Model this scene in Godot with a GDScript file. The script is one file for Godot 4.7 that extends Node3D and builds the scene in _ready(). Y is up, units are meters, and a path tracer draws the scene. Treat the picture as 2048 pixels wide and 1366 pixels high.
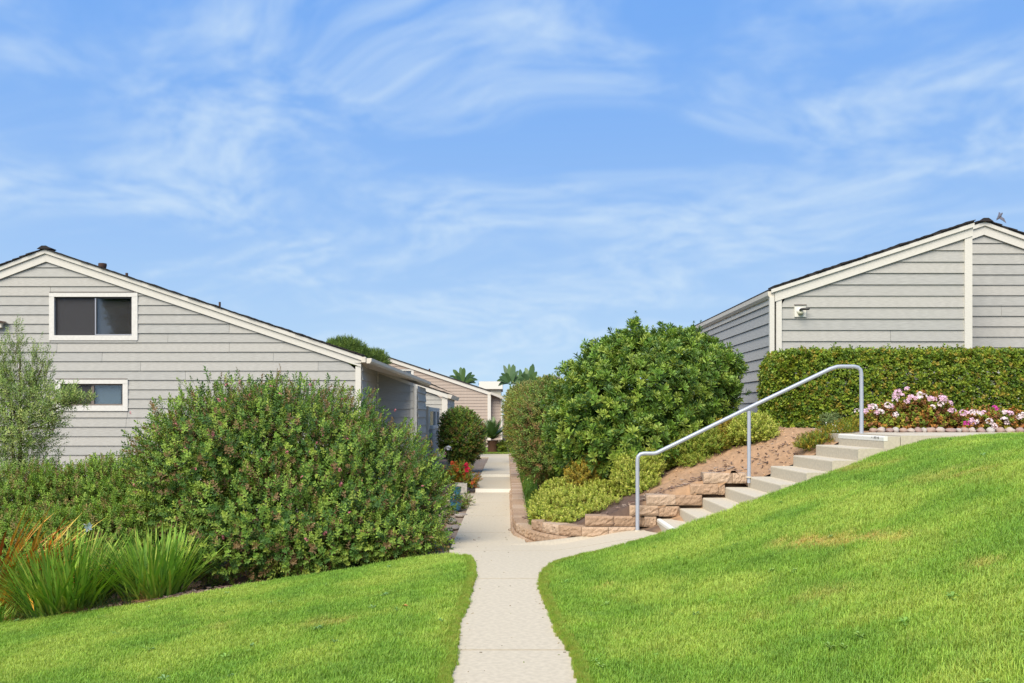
extends Node3D
# A walkway between clapboard houses: garden path, steps with a handrail, block retaining wall, lawns, shrubs and a hedge.
# Depth d runs away from the camera along -z; P() turns a sight line and a depth into a point in metres.

const F := 1800.0
const CX := 1012.0
const HY := 834.0
const EYE := 1.667
var rng := RandomNumberGenerator.new()
var used := {}
var M := {}
var bump_noise := FastNoiseLite.new()

func P(px: float, py: float, d: float) -> Vector3:
	return Vector3((px - CX) * d / F, EYE - (py - HY) * d / F, -d)

# ---------------------------------------------------------------- nodes
func numbered(called: String, parent: Node) -> String:
	var key := str(parent.get_instance_id()) + called
	var n: int = used.get(key, 0)
	used[key] = n + 1
	return called if n == 0 else "%s_%03d" % [called, n]

func tag(o: Node, label := "", category := "", group := "", kind := "") -> Node:
	if label: o.set_meta("label", label)
	if category: o.set_meta("category", category)
	if group: o.set_meta("group", group)
	if kind: o.set_meta("kind", kind)
	return o

func thing(called: String, label: String, category: String, at := Vector3.ZERO, group := "", kind := "") -> Node3D:
	var o := Node3D.new()
	o.name = numbered(called, self)
	add_child(o)
	o.position = at
	tag(o, label, category, group, kind)
	return o

# a mesh whose vertices are in world coordinates, put under parent
func obj(called: String, what, material: Material, parent: Node = self) -> MeshInstance3D:
	var o := MeshInstance3D.new()
	o.name = numbered(called, parent)
	if what is SurfaceTool:
		what.generate_normals()
		o.mesh = what.commit()
	else:
		o.mesh = what
	o.material_override = material
	parent.add_child(o)
	if parent != self:
		o.position = -parent.global_position
	return o

# a shared mesh placed by a transform given in world coordinates
func placed(called: String, mesh: Mesh, material: Material, where: Transform3D, parent: Node = self) -> MeshInstance3D:
	var o := MeshInstance3D.new()
	o.name = numbered(called, parent)
	o.mesh = mesh
	o.material_override = material
	parent.add_child(o)
	o.transform = where
	if parent != self:
		o.position = where.origin - parent.global_position
	return o

func scatter(called: String, mesh: Mesh, material: Material, where: Array, colors: Array, parent: Node) -> MultiMeshInstance3D:
	var mm := MultiMesh.new()
	mm.transform_format = MultiMesh.TRANSFORM_3D
	mm.use_colors = true
	mm.mesh = mesh
	mm.instance_count = where.size()
	for i in where.size():
		mm.set_instance_transform(i, where[i])
		mm.set_instance_color(i, colors[i])
	var o := MultiMeshInstance3D.new()
	o.name = numbered(called, parent)
	o.multimesh = mm
	o.material_override = material
	parent.add_child(o)
	if parent != self:
		o.position = -parent.global_position
	o.set_meta("kind", "stuff")
	return o

# ---------------------------------------------------------------- shapes
func st_new() -> SurfaceTool:
	var st := SurfaceTool.new()
	st.begin(Mesh.PRIMITIVE_TRIANGLES)
	st.set_smooth_group(-1)
	return st

func tri(st: SurfaceTool, a: Vector3, b: Vector3, c: Vector3) -> void:
	st.add_vertex(a); st.add_vertex(b); st.add_vertex(c)

# clockwise seen from the front
func quad(st: SurfaceTool, a: Vector3, b: Vector3, c: Vector3, d: Vector3) -> void:
	tri(st, a, b, c); tri(st, a, c, d)

# front face bl br tr tl, then back face bl br tr tl (front looks towards +z)
func hexa(st: SurfaceTool, p: Array) -> void:
	quad(st, p[0], p[3], p[2], p[1])
	quad(st, p[5], p[6], p[7], p[4])
	quad(st, p[4], p[7], p[3], p[0])
	quad(st, p[1], p[2], p[6], p[5])
	quad(st, p[3], p[7], p[6], p[2])
	quad(st, p[4], p[0], p[1], p[5])

func box(st: SurfaceTool, a: Vector3, b: Vector3) -> void:
	var lo := Vector3(minf(a.x, b.x), minf(a.y, b.y), minf(a.z, b.z))
	var hi := Vector3(maxf(a.x, b.x), maxf(a.y, b.y), maxf(a.z, b.z))
	hexa(st, [Vector3(lo.x, lo.y, hi.z), Vector3(hi.x, lo.y, hi.z), Vector3(hi.x, hi.y, hi.z), Vector3(lo.x, hi.y, hi.z),
		Vector3(lo.x, lo.y, lo.z), Vector3(hi.x, lo.y, lo.z), Vector3(hi.x, hi.y, lo.z), Vector3(lo.x, hi.y, lo.z)])

# a bar of rectangular section from a to b: thickness along up and along side
func bar(st: SurfaceTool, a: Vector3, b: Vector3, up: Vector3, h: float, side: Vector3, w: float) -> void:
	# h is measured upward from the line, w to both halves along side
	var s := side.normalized() * w * 0.5
	var u := up.normalized() * h
	if (b - a).cross(u).dot(s) < 0.0: s = -s
	hexa(st, [a + s, b + s, b + s + u, a + s + u, a - s, b - s, b - s + u, a - s + u])

func tube(st: SurfaceTool, pts: Array, radii: Array, sides := 10) -> void:
	st.set_smooth_group(0)
	var rings := []
	var ref := Vector3(0.31, 0.2, 0.93)
	for i in pts.size():
		var dir: Vector3
		if i == 0: dir = pts[1] - pts[0]
		elif i == pts.size() - 1: dir = pts[i] - pts[i - 1]
		else: dir = (pts[i + 1] - pts[i]).normalized() + (pts[i] - pts[i - 1]).normalized()
		dir = dir.normalized()
		var u := (ref - dir * ref.dot(dir)).normalized()
		ref = u
		var v := dir.cross(u)
		var ring := []
		for k in sides:
			var a := TAU * k / sides
			ring.append(pts[i] + (u * cos(a) + v * sin(a)) * radii[i])
		rings.append(ring)
	for i in pts.size() - 1:
		for k in sides:
			var k2 := (k + 1) % sides
			quad(st, rings[i][k], rings[i + 1][k], rings[i + 1][k2], rings[i][k2])
	st.set_smooth_group(-1)
	for k in range(1, sides - 1):
		tri(st, rings[0][0], rings[0][k], rings[0][k + 1])
		var e: Array = rings[-1]
		tri(st, e[0], e[k + 1], e[k])

# uneven lump: centre, radii, roughness
func lump(st: SurfaceTool, c: Vector3, r: Vector3, rough: float, sd: int, nu := 10, nv := 6) -> void:
	st.set_smooth_group(0)
	var g := []
	for j in nv + 1:
		var row := []
		for i in nu:
			var th := PI * j / nv
			var ph := TAU * i / nu
			var n := Vector3(sin(th) * cos(ph), cos(th), sin(th) * sin(ph))
			var k := 1.0 + rough * bump_noise.get_noise_3dv(n * 90.0 + Vector3(sd * 57.0, sd * 13.0, 0))
			row.append(c + n * r * k)
		g.append(row)
	for j in nv:
		for i in nu:
			var i2 := (i + 1) % nu
			if j > 0: tri(st, g[j][i], g[j + 1][i], g[j][i2])
			if j < nv - 1: tri(st, g[j][i2], g[j + 1][i], g[j + 1][i2])
	st.set_smooth_group(-1)

# ---------------------------------------------------------------- materials
func lin(r: float, g: float, b: float) -> Color:
	return Color(r, g, b).linear_to_srgb()

func noise_tex(sd: int, freq: float, lo: float, hi: float, octaves := 4, type := FastNoiseLite.TYPE_SIMPLEX_SMOOTH, size := 512) -> NoiseTexture2D:
	var n := FastNoiseLite.new()
	n.seed = sd
	n.noise_type = type
	n.frequency = freq
	n.fractal_octaves = octaves
	var t := NoiseTexture2D.new()
	t.width = size
	t.height = size
	t.seamless = true
	t.noise = n
	var g := Gradient.new()
	g.set_color(0, Color(lo, lo, lo))
	g.set_color(1, Color(hi, hi, hi))
	t.color_ramp = g
	return t

func mat(c: Color, rough := 0.8, tex: Texture2D = null, scale := Vector3.ONE, bump: Texture2D = null, depth := 0.0) -> StandardMaterial3D:
	var m := StandardMaterial3D.new()
	m.albedo_color = c
	m.roughness = rough
	if tex or bump:
		m.uv1_triplanar = true
		m.uv1_world_triplanar = true
		m.uv1_scale = scale
	if tex: m.albedo_texture = tex
	if bump:
		m.heightmap_enabled = true
		m.heightmap_texture = bump
		m.heightmap_scale = depth
	return m

func leaf_mat(rough := 0.5, back := 0.5, spec := 0.45) -> StandardMaterial3D:
	var m := StandardMaterial3D.new()
	m.vertex_color_use_as_albedo = true
	m.roughness = rough
	m.metallic_specular = spec
	m.cull_mode = BaseMaterial3D.CULL_DISABLED
	m.backlight_enabled = back > 0.0
	m.backlight = Color(back, back, back * 0.6)
	return m

func make_materials() -> void:
	var grain := noise_tex(3, 0.03, 0.84, 1.0, 6)
	var soft := noise_tex(13, 0.03, 0.93, 1.0, 4)
	var blotch := noise_tex(19, 0.04, 0.90, 1.0, 6)
	var grain_bump := noise_tex(31, 0.05, 0.0, 1.0, 4)
	var spots := noise_tex(5, 0.012, 0.80, 1.0, 6)
	var fine := noise_tex(7, 0.09, 0.0, 1.0, 4)
	var speck := noise_tex(17, 0.05, 0.68, 1.0, 6)
	var long := Vector3(0.35, 6.0, 0.35)
	M.siding = mat(lin(0.475, 0.468, 0.428), 0.75, grain, long, grain_bump, 0.12)
	M.siding2 = mat(lin(0.46, 0.453, 0.416), 0.75, grain, Vector3(0.31, 5.3, 0.31), grain_bump, 0.12)
	M.siding3 = mat(lin(0.49, 0.48, 0.438), 0.75, grain, Vector3(0.4, 6.7, 0.4), grain_bump, 0.12)
	M.siding4 = mat(lin(0.445, 0.443, 0.412), 0.75, grain, Vector3(0.27, 4.6, 0.27), grain_bump, 0.12)
	M.siding5 = mat(lin(0.50, 0.487, 0.44), 0.75, grain, Vector3(0.45, 5.8, 0.45), grain_bump, 0.12)
	M.tan_siding = mat(lin(0.50, 0.41, 0.335), 0.8, grain, long)
	M.trim = mat(lin(0.68, 0.655, 0.58), 0.7, soft, Vector3(0.8, 2.5, 0.8))
	M.window_trim = mat(lin(0.70, 0.685, 0.63), 0.7, soft, Vector3(0.8, 0.8, 0.8))
	M.gutter = mat(lin(0.66, 0.61, 0.51), 0.6, soft, Vector3(0.5, 0.5, 0.5))
	M.shingle = mat(lin(0.035, 0.030, 0.030), 0.95, speck, Vector3(3, 3, 3))
	M.roof = mat(lin(0.05, 0.045, 0.042), 0.95, speck, Vector3(2, 2, 2))
	M.rust = mat(lin(0.10, 0.055, 0.04), 0.9, speck, Vector3(5, 5, 5))
	M.dark_frame = mat(lin(0.025, 0.023, 0.025), 0.4)
	M.bronze = mat(lin(0.16, 0.13, 0.11), 0.5)
	M.alu = mat(lin(0.45, 0.45, 0.47), 0.35)
	M.alu.metallic = 0.7
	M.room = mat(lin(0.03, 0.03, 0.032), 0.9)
	M.blind = mat(lin(0.14, 0.14, 0.145), 0.6)
	M.blind_blue = mat(lin(0.13, 0.20, 0.25), 0.7)
	M.screen = mat(lin(0.05, 0.048, 0.05), 0.9)
	M.screen.transparency = BaseMaterial3D.TRANSPARENCY_ALPHA
	M.screen.albedo_color.a = 0.72
	M.glass = mat(Color(0.05, 0.055, 0.06), 0.02)
	M.glass.transparency = BaseMaterial3D.TRANSPARENCY_ALPHA
	M.glass.albedo_color.a = 0.06
	M.glass.metallic_specular = 0.75
	M.concrete = mat(lin(0.555, 0.48, 0.35), 0.9, blotch, Vector3(0.8, 0.8, 0.8), fine, 0.08)
	M.step = mat(lin(0.565, 0.50, 0.38), 0.9, blotch, Vector3(0.9, 0.9, 0.9), fine, 0.12)
	M.white_paint = mat(lin(0.78, 0.76, 0.68), 0.7, soft, Vector3(1.5, 1.5, 1.5))
	M.scuff = mat(lin(0.04, 0.04, 0.04), 0.9)
	M.block = []
	for c in [lin(0.56, 0.38, 0.245), lin(0.61, 0.43, 0.285), lin(0.50, 0.335, 0.215), lin(0.65, 0.475, 0.33)]:
		M.block.append(mat(c, 0.95, speck, Vector3(2.2, 2.2, 2.2), fine, 0.4))
	M.galv = mat(lin(0.43, 0.46, 0.52), 0.45, soft, Vector3(3, 3, 3))
	M.galv.metallic = 0.25
	M.soil = mat(Color.WHITE, 1.0, spots, Vector3(2.2, 2.2, 2.2), fine, 0.5)
	M.soil.vertex_color_use_as_albedo = true
	M.chip = leaf_mat(0.9, 0.0, 0.3)
	M.leaf = leaf_mat(0.5, 0.7, 0.4)
	M.leaf_glossy = leaf_mat(0.42, 0.65, 0.42)
	M.leaf_dull = leaf_mat(0.65, 0.5, 0.35)
	M.grass = leaf_mat(0.5, 0.8, 0.4)
	M.petal = leaf_mat(0.7, 0.5, 0.3)
	M.bark = mat(lin(0.16, 0.11, 0.075), 0.95, speck, Vector3(4, 1, 4), fine, 0.6)
	M.twig = mat(lin(0.12, 0.075, 0.05), 0.95)
	M.stem_green = mat(lin(0.14, 0.22, 0.06), 0.7)
	M.stone = []
	for c in [lin(0.50, 0.36, 0.29), lin(0.60, 0.50, 0.43), lin(0.44, 0.31, 0.27), lin(0.58, 0.53, 0.48)]:
		M.stone.append(mat(c, 0.85, speck, Vector3(3, 3, 3), fine, 0.2))
	M.flag = mat(lin(0.42, 0.36, 0.30), 0.9, speck, Vector3(1.5, 1.5, 1.5), fine, 0.3)
	M.pot_blue = mat(lin(0.03, 0.14, 0.23), 0.3)
	M.pot_white = mat(lin(0.60, 0.57, 0.50), 0.8, spots, Vector3(2, 2, 2))
	M.cream_wall = mat(lin(0.55, 0.52, 0.40), 0.9)
	M.cornice = mat(lin(0.70, 0.68, 0.60), 0.8)
	M.palm_trunk = mat(lin(0.24, 0.12, 0.065), 0.95, speck, Vector3(4, 8, 4))
	M.grey_glass = mat(lin(0.14, 0.145, 0.15), 0.08)
	M.joint = mat(lin(0.10, 0.085, 0.065), 0.95)
	M.panel = mat(lin(0.02, 0.025, 0.04), 0.3)
	M.plate = mat(lin(0.70, 0.68, 0.60), 0.6)
	M.lamp_black = mat(lin(0.02, 0.02, 0.02), 0.5)
	M.lens = mat(lin(0.30, 0.31, 0.22), 0.2)
	M.feather = mat(lin(0.10, 0.10, 0.13), 0.8)

# ---------------------------------------------------------------- the lie of the land
func table(t: Array, x: float) -> float:
	if x <= t[0][0]: return t[0][1]
	for i in range(1, t.size()):
		if x <= t[i][0]:
			var k: float = (x - t[i - 1][0]) / (t[i][0] - t[i - 1][0])
			return lerpf(t[i - 1][1], t[i][1], k)
	return t[-1][1]

const STEP1 := 24.0
const STEP2 := 28.8

func path_y(d: float) -> float:
	var y := -0.10 - 0.25 * smoothstep(10.0, 16.5, d)
	if d > STEP1: y += 0.10
	if d > STEP2: y += 0.083
	return y

func path_top(x: float, d: float) -> float:
	var y := path_y(d)
	if d < 14.5 and x > 0.4:
		y = lerpf(y, 0.0, smoothstep(0.5, 2.0, x))
	return y

var ramp_table := [[0.0, 0.0], [0.4, 0.02], [0.8, 0.07], [1.3, 0.175], [1.75, 0.30], [2.28, 0.475], [2.55, 0.58], [3.12, 0.79], [3.69, 1.0], [4.13, 1.16], [4.43, 1.28], [5.0, 1.44], [6.0, 1.52], [12.0, 1.6]]
var right_edge := [[2.0, 0.5], [5.98, 0.49], [6.66, 0.49], [7.02, 0.46], [7.43, 0.417], [8.07, 0.40], [8.73, 0.373], [9.23, 0.352], [9.94, 0.38], [10.4, 0.45], [10.85, 0.6], [11.2, 0.9], [11.42, 1.3], [11.55, 1.7], [11.68, 2.22]]
var left_edge := [[2.0, -0.38], [5.88, -0.379], [6.68, -0.375], [7.64, -0.41], [8.38, -0.374], [9.99, -0.345], [10.9, -0.39], [11.5, -0.46], [11.9, -0.60], [12.3, -0.74], [13.6, -0.77], [16.2, -0.81], [41.0, -0.76]]
var left_far := [[-9.0, 10.9], [-6.35, 11.25], [-4.43, 11.25], [-3.73, 11.65], [-3.08, 11.85], [-2.49, 11.9], [-1.93, 12.0], [-1.4, 12.3], [-0.8, 12.2], [-0.5, 11.8]]

func lawn_right_y(x: float, d: float) -> float:
	var xe := minf(table(right_edge, d), 0.45)
	return -0.10 + table(ramp_table, maxf(0.0, x - xe))

func bank_y(x: float, d: float) -> float:
	var y := -0.14 + 0.36 * maxf(0.0, x - 0.55)
	y += 0.07 * (d - 13.4) * smoothstep(0.8, 3.0, x)
	if x > 2.3 and d < 14.6:
		var beside := 0.467 * (x - 2.24) + 0.03
		y = lerpf(lerpf(y, beside, smoothstep(3.4, 3.6, x)), y, smoothstep(13.45, 14.5, d))
	return minf(y, 1.45 + 0.02 * maxf(0.0, d - 14.0))

func ground_y(x: float, d: float) -> float:
	var base := -0.10 - 0.25 * smoothstep(10.0, 16.5, d) + 0.18 * smoothstep(22.0, 30.0, d)
	if x < -0.4:
		var slope := lerpf(0.14, 0.03, smoothstep(14.0, 19.0, d))
		var s := minf(-x - 0.4, 9.0)
		return base - slope * maxf(0.0, s - 0.1)
	if x > 0.3:
		var a := lawn_right_y(x, d)
		var b := bank_y(x, d)
		return lerpf(a, b, smoothstep(12.2, 13.2, d))
	return base

# a spot on the land in a sight line, at depth d
func at(px: float, d: float) -> Vector3:
	var x := (px - CX) * d / F
	return Vector3(x, ground_y(x, d), -d)

# where a sight line meets the land
func G(px: float, py: float) -> Vector3:
	var d := 3.0
	while d < 80.0:
		var p := P(px, py, d)
		if p.y <= ground_y(p.x, d): return p
		d += 0.04
	return P(px, py, 80.0)

# ---------------------------------------------------------------- plants: meshes
func leaf(st: SurfaceTool, base: Vector3, dir: Vector3, up: Vector3, l: float, w: float, fold := 0.25, widest := 0.58, col := Color.WHITE) -> void:
	var x := dir.normalized()
	var side := x.cross(up).normalized()
	if side.length() < 0.5: side = x.cross(Vector3(0.3, 0.1, 0.9)).normalized()
	var n := side.cross(x).normalized()
	var m := base + x * l * widest
	var a := m + side * w * 0.5 + n * w * fold
	var b := m - side * w * 0.5 + n * w * fold
	var t := base + x * l - n * l * 0.06
	st.set_color(col)
	tri(st, base, a, m); tri(st, base, m, b); tri(st, a, t, m); tri(st, m, t, b)

func shade(r: RandomNumberGenerator, lo := 0.78, hi := 1.2) -> Color:
	var k := r.randf_range(lo, hi)
	return Color(k * r.randf_range(0.93, 1.07), k, k * r.randf_range(0.88, 1.12))

# a shoot along +y with leaves round it
func sprig(n: int, l: float, leaf_l: float, leaf_w: float, tilt0: float, tilt1: float, sd: int, widest := 0.58, stem := true, tints: Array = []) -> ArrayMesh:
	var r := RandomNumberGenerator.new()
	r.seed = sd
	var st := st_new()
	for i in n:
		var t := float(i) / maxf(1.0, n - 1)
		var az := i * 2.399 + r.randf_range(-0.3, 0.3)
		var el := lerpf(tilt0, tilt1, t) + r.randf_range(-0.2, 0.2)
		var dir := Vector3(cos(az) * cos(el), sin(el), sin(az) * cos(el))
		var s := r.randf_range(0.75, 1.12) * lerpf(1.0, 0.8, t)
		var c := shade(r)
		if tints.size(): c = tints[r.randi() % tints.size()]
		leaf(st, Vector3(0, l * t, 0), dir, Vector3.UP, leaf_l * s, leaf_w * s, r.randf_range(0.05, 0.35), widest, c)
	if stem:
		st.set_color(Color(0.55, 0.4, 0.3))
		var k := leaf_w * 0.12
		tri(st, Vector3(-k, -l * 0.8, 0), Vector3(0, l, 0), Vector3(k, -l * 0.8, 0))
		tri(st, Vector3(0, -l * 0.8, -k), Vector3(0, l, 0), Vector3(0, -l * 0.8, k))
	st.generate_normals()
	return st.commit()

func grass_patch(n: int, half: float, h0: float, h1: float, w: float, sd: int, lean := 0.5) -> ArrayMesh:
	var r := RandomNumberGenerator.new()
	r.seed = sd
	var st := st_new()
	for i in n:
		var b := Vector3(r.randf_range(-half, half), 0, r.randf_range(-half, half))
		var az := r.randf() * TAU
		var h := r.randf_range(h0, h1)
		var out := Vector3(cos(az), 0, sin(az)) * h * r.randf_range(0.05, lean)
		var side := Vector3(cos(az + 1.4), 0, sin(az + 1.4)) * w * 0.5
		var mid := b + out * 0.35 + Vector3(0, h * 0.6, 0)
		var tip := b + out + Vector3(0, h * r.randf_range(0.8, 1.0), 0)
		var k := r.randf_range(0.65, 1.25)
		st.set_color(Color(k * r.randf_range(0.85, 1.2), k, k))
		if r.randf() < 0.05: st.set_color(Color(2.2, 1.35, 3.0))
		b.y = -0.02
		quad(st, b - side, mid - side * 0.8, mid + side * 0.8, b + side)
		tri(st, mid - side * 0.8, tip, mid + side * 0.8)
	st.generate_normals()
	return st.commit()

# strap leaves springing from a crown, world coordinates
func strap(st: SurfaceTool, base: Vector3, az: float, el: float, l: float, w: float, droop: float, segs := 6) -> void:
	var dir := Vector3(cos(az) * cos(el), sin(el), sin(az) * cos(el))
	var side := Vector3(-sin(az), 0, cos(az))
	var pts := [base]
	var p := base
	for i in segs:
		p += dir * l / segs
		pts.append(p)
		dir = (dir + Vector3(cos(az) * 0.3, -1, sin(az) * 0.3) * droop / segs).normalized()
	for i in segs:
		var w0 := w * 0.5 * sqrt(1.0 - pow(float(i) / segs, 2.5)) 
		var w1 := w * 0.5 * sqrt(maxf(0.0, 1.0 - pow(float(i + 1) / segs, 2.5)))
		if i == segs - 1: tri(st, pts[i] - side * w0, pts[i + 1], pts[i] + side * w0)
		else: quad(st, pts[i] - side * w0, pts[i + 1] - side * w1, pts[i + 1] + side * w1, pts[i] + side * w0)

func pick(r: RandomNumberGenerator, palette: Array, spread := 0.18) -> Color:
	var c: Color = palette[r.randi() % palette.size()]
	var k := 1.0 + r.randf_range(-spread, spread)
	return Color(c.r * k, c.g * k, c.b * k)

func aimed(at: Vector3, axis: Vector3, roll: float, size: float) -> Transform3D:
	var y := axis.normalized()
	var x := y.cross(Vector3(0.13, 0.21, 0.97)).normalized()
	x = x.rotated(y, roll)
	var z := x.cross(y)
	return Transform3D(Basis(x * size, y * size, z * size), at)

func lobe(px: float, py: float, d: float, rx: float, ry: float, rz: float) -> Array:
	return [P(px, py, d), Vector3(rx * d / F, ry * d / F, rz)]

# leaf sprays spread through the outer part of a set of rounded masses
func crown(parent: Node3D, called: String, lobes: Array, mesh: Mesh, material: Material, n: int, s0: float, s1: float, palette: Array, sd: int, opt := {}) -> MultiMeshInstance3D:
	var r := RandomNumberGenerator.new()
	r.seed = sd
	var nz := FastNoiseLite.new()
	nz.seed = sd
	nz.frequency = 1.0
	var depth: float = opt.get("depth", 0.45)
	var up: float = opt.get("up", 0.5)
	var rough: float = opt.get("rough", 0.22)
	var freq: float = opt.get("freq", 2.6)
	var jitter: float = opt.get("jitter", 0.5)
	var gaps: float = opt.get("gaps", 0.0)
	var weights := []
	var total := 0.0
	for l in lobes:
		var q: Vector3 = l[1]
		var w := pow(q.x * q.y, 1.0) + pow(q.y * q.z, 1.0) + pow(q.x * q.z, 1.0)
		total += w
		weights.append(total)
	var where := []
	var colors := []
	var tries := 0
	while where.size() < n and tries < n * 6:
		tries += 1
		var pickw := r.randf() * total
		var li := 0
		while weights[li] < pickw: li += 1
		var c: Vector3 = lobes[li][0]
		var q: Vector3 = lobes[li][1]
		var v := Vector3(r.randfn(), r.randfn(), r.randfn()).normalized()
		var k := 1.0 - depth * pow(r.randf(), 1.7)
		var onface := c + v * q
		k *= 1.0 + rough * nz.get_noise_3dv(onface * freq) + 0.5 * rough * nz.get_noise_3dv(onface * freq * 2.7)
		if gaps > 0.0 and k > 0.72 and nz.get_noise_3dv(onface * freq * 1.9 + Vector3(40, 7, 3)) < gaps - 0.55: continue
		var p := c + v * q * k
		if p.y < ground_y(p.x, -p.z) + 0.02 and not opt.has("free"): continue
		var buried := false
		for j in lobes.size():
			if j == li: continue
			var e: Vector3 = (p - lobes[j][0]) / lobes[j][1]
			if e.length() < 1.0 - depth - 0.05:
				buried = true
				break
		if buried: continue
		var nrm := (v / q).normalized()
		var axis := nrm + Vector3.UP * up + Vector3(r.randfn(), r.randfn(), r.randfn()) * jitter * 0.6
		where.append(aimed(p, axis, r.randf() * TAU, r.randf_range(s0, s1)))
		colors.append(pick(r, palette, opt.get("spread", 0.2)))
	# single long shoots that break the outline
	for i in int(opt.get("shoots", 0)):
		var li := r.randi() % lobes.size()
		var c: Vector3 = lobes[li][0]
		var q: Vector3 = lobes[li][1]
		var v := Vector3(r.randfn(), absf(r.randfn()) + 0.5, r.randfn() * 0.6 + 0.4).normalized()
		var p := c + v * q * 0.95
		var dir := (v * 0.5 + Vector3.UP + Vector3(r.randfn(), 0, r.randfn()) * 0.3).normalized()
		var len_: float = r.randf_range(0.4, 1.0) * opt.get("shoot_len", 0.4)
		var stepn := int(len_ / opt.get("shoot_step", 0.06))
		var col := pick(r, palette, 0.15)
		for t in stepn:
			where.append(aimed(p + dir * len_ * t / stepn, dir + Vector3(r.randfn(), r.randfn(), r.randfn()) * 0.2, r.randf() * TAU, s0 * lerpf(0.85, 0.55, float(t) / stepn)))
			colors.append(col)
	return scatter(called, mesh, material, where, colors, parent)

func stems(parent: Node3D, base: Vector3, tips: Array, r0: float, called := "branch", material: Material = null) -> void:
	for t in tips:
		var st := st_new()
		var mid: Vector3 = base.lerp(t, 0.5) + Vector3(0, 0.06 * (t - base).length(), 0)
		tube(st, [base, base.lerp(mid, 0.5), mid, mid.lerp(t, 0.6), t], [r0, r0 * 0.85, r0 * 0.65, r0 * 0.45, r0 * 0.2], 7)
		obj(called, st, material if material else M.bark, parent)

# a shrub: branches from the ground into its masses, and leaf sprays
func shrub(called: String, label: String, category: String, group: String, lobes: Array, mesh: Mesh, material: Material, n: int, s0: float, s1: float, palette: Array, sd: int, opt := {}) -> Node3D:
	var b := Vector3.ZERO
	for l in lobes: b += l[0]
	b /= lobes.size()
	b.y = ground_y(b.x, -b.z) - 0.02
	if opt.has("base"): b = opt.base
	var t := thing(called, label, category, b, group)
	var tips := []
	for l in lobes: tips.append(l[0] + Vector3(0, l[1].y * 0.3, 0))
	stems(t, b, tips, opt.get("stem", 0.03))
	crown(t, "foliage", lobes, mesh, material, n, s0, s1, palette, sd, opt)
	return t

# ---------------------------------------------------------------- houses
# one lap board: from (x0b..x1b at the bottom y0) to (x0t..x1t at the top y1) on a wall through o along ux, facing n
func board(st: SurfaceTool, o: Vector3, ux: Vector3, n: Vector3, xs: Array, y0: float, y1: float, out0: float, out1: float) -> void:
	var f := func(x: float, y: float, off: float) -> Vector3: return o + ux * x + Vector3(0, y - o.y, 0) + n * off
	var p := [f.call(xs[0], y0, out0), f.call(xs[1], y0, out0), f.call(xs[3], y1, out1), f.call(xs[2], y1, out1),
		f.call(xs[0], y0, out0 - 0.016), f.call(xs[1], y0, out0 - 0.016), f.call(xs[3], y1, out1 - 0.012), f.call(xs[2], y1, out1 - 0.012)]
	if ux.cross(Vector3.UP).dot(n) < 0.0:
		p = [p[1], p[0], p[3], p[2], p[5], p[4], p[7], p[6]]
	hexa(st, p)

# courses of lap boards; lo and hi give the wall's ends at a height (x along ux from o)
func clad(parent: Node, o: Vector3, ux: Vector3, n: Vector3, ya: float, yb: float, lo: Callable, hi: Callable, expo: float, mats: Array, joints: Array = [], holes: Array = [], thick := 0.032) -> void:
	var k := 0
	var y := ya
	while y < yb - 0.01:
		var y1 := minf(y + expo + 0.03, yb)
		var cuts: Array = [null]
		for j in joints:
			if j[0] > y and j[0] < y + expo: cuts.append(j[1])
		cuts.erase(null)
		cuts.sort()
		var spans := []
		var prev = null
		for c in cuts + [null]:
			spans.append([prev, c])
			prev = c
		for s in spans:
			var pieces := [[s[0], s[1], y, y1]]
			for h in holes:      # h: x0 x1 y0 y1
				var next := []
				for q in pieces:
					if h[2] >= q[3] or h[3] <= q[2]:
						next.append(q)
						continue
					var qa: float = q[0] if q[0] != null else -1e9
					var qb: float = q[1] if q[1] != null else 1e9
					if h[1] <= qa or h[0] >= qb:
						next.append(q)
						continue
					if qa < h[0]: next.append([q[0], h[0], q[2], q[3]])
					if qb > h[1]: next.append([h[1], q[1], q[2], q[3]])
					var ma := maxf(qa, h[0])
					var mb := minf(qb, h[1])
					if q[2] < h[2] - 0.005: next.append([ma, mb, q[2], h[2]])
					if q[3] > h[3] + 0.005: next.append([ma, mb, h[3], q[3]])
				pieces = next
			for q in pieces:
				var xs := []
				for yy in [q[2], q[3]]:
					var a: float = lo.call(yy)
					var b: float = hi.call(yy)
					if q[0] != null: a = maxf(a, q[0] + 0.003)
					if q[1] != null: b = minf(b, q[1] - 0.003)
					if b < a:
						var m := (a + b) * 0.5
						a = m; b = m
					xs.append(a); xs.append(b)
				if xs[1] - xs[0] < 0.01 and xs[3] - xs[2] < 0.01: continue
				var f := func(yy: float) -> float: return lerpf(thick, 0.006, (yy - y) / (expo + 0.03))
				var st := st_new()
				var sagging := rng.randf_range(-0.003, 0.003) if q[2] == y else 0.0
				board(st, o, ux, n, xs, q[2] + sagging, q[3], f.call(q[2]) + rng.randf_range(-0.002, 0.003), f.call(q[3]))
				obj("clapboard", st, mats[rng.randi() % mats.size()], parent)
		k += 1
		y += expo

# a flat board facing n, given by four corners seen from the front: bl br tr tl
func plank(st: SurfaceTool, bl: Vector3, br: Vector3, tr: Vector3, tl: Vector3, n: Vector3, t: float) -> void:
	hexa(st, [bl + n * t, br + n * t, tr + n * t, tl + n * t, bl, br, tr, tl])

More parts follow.
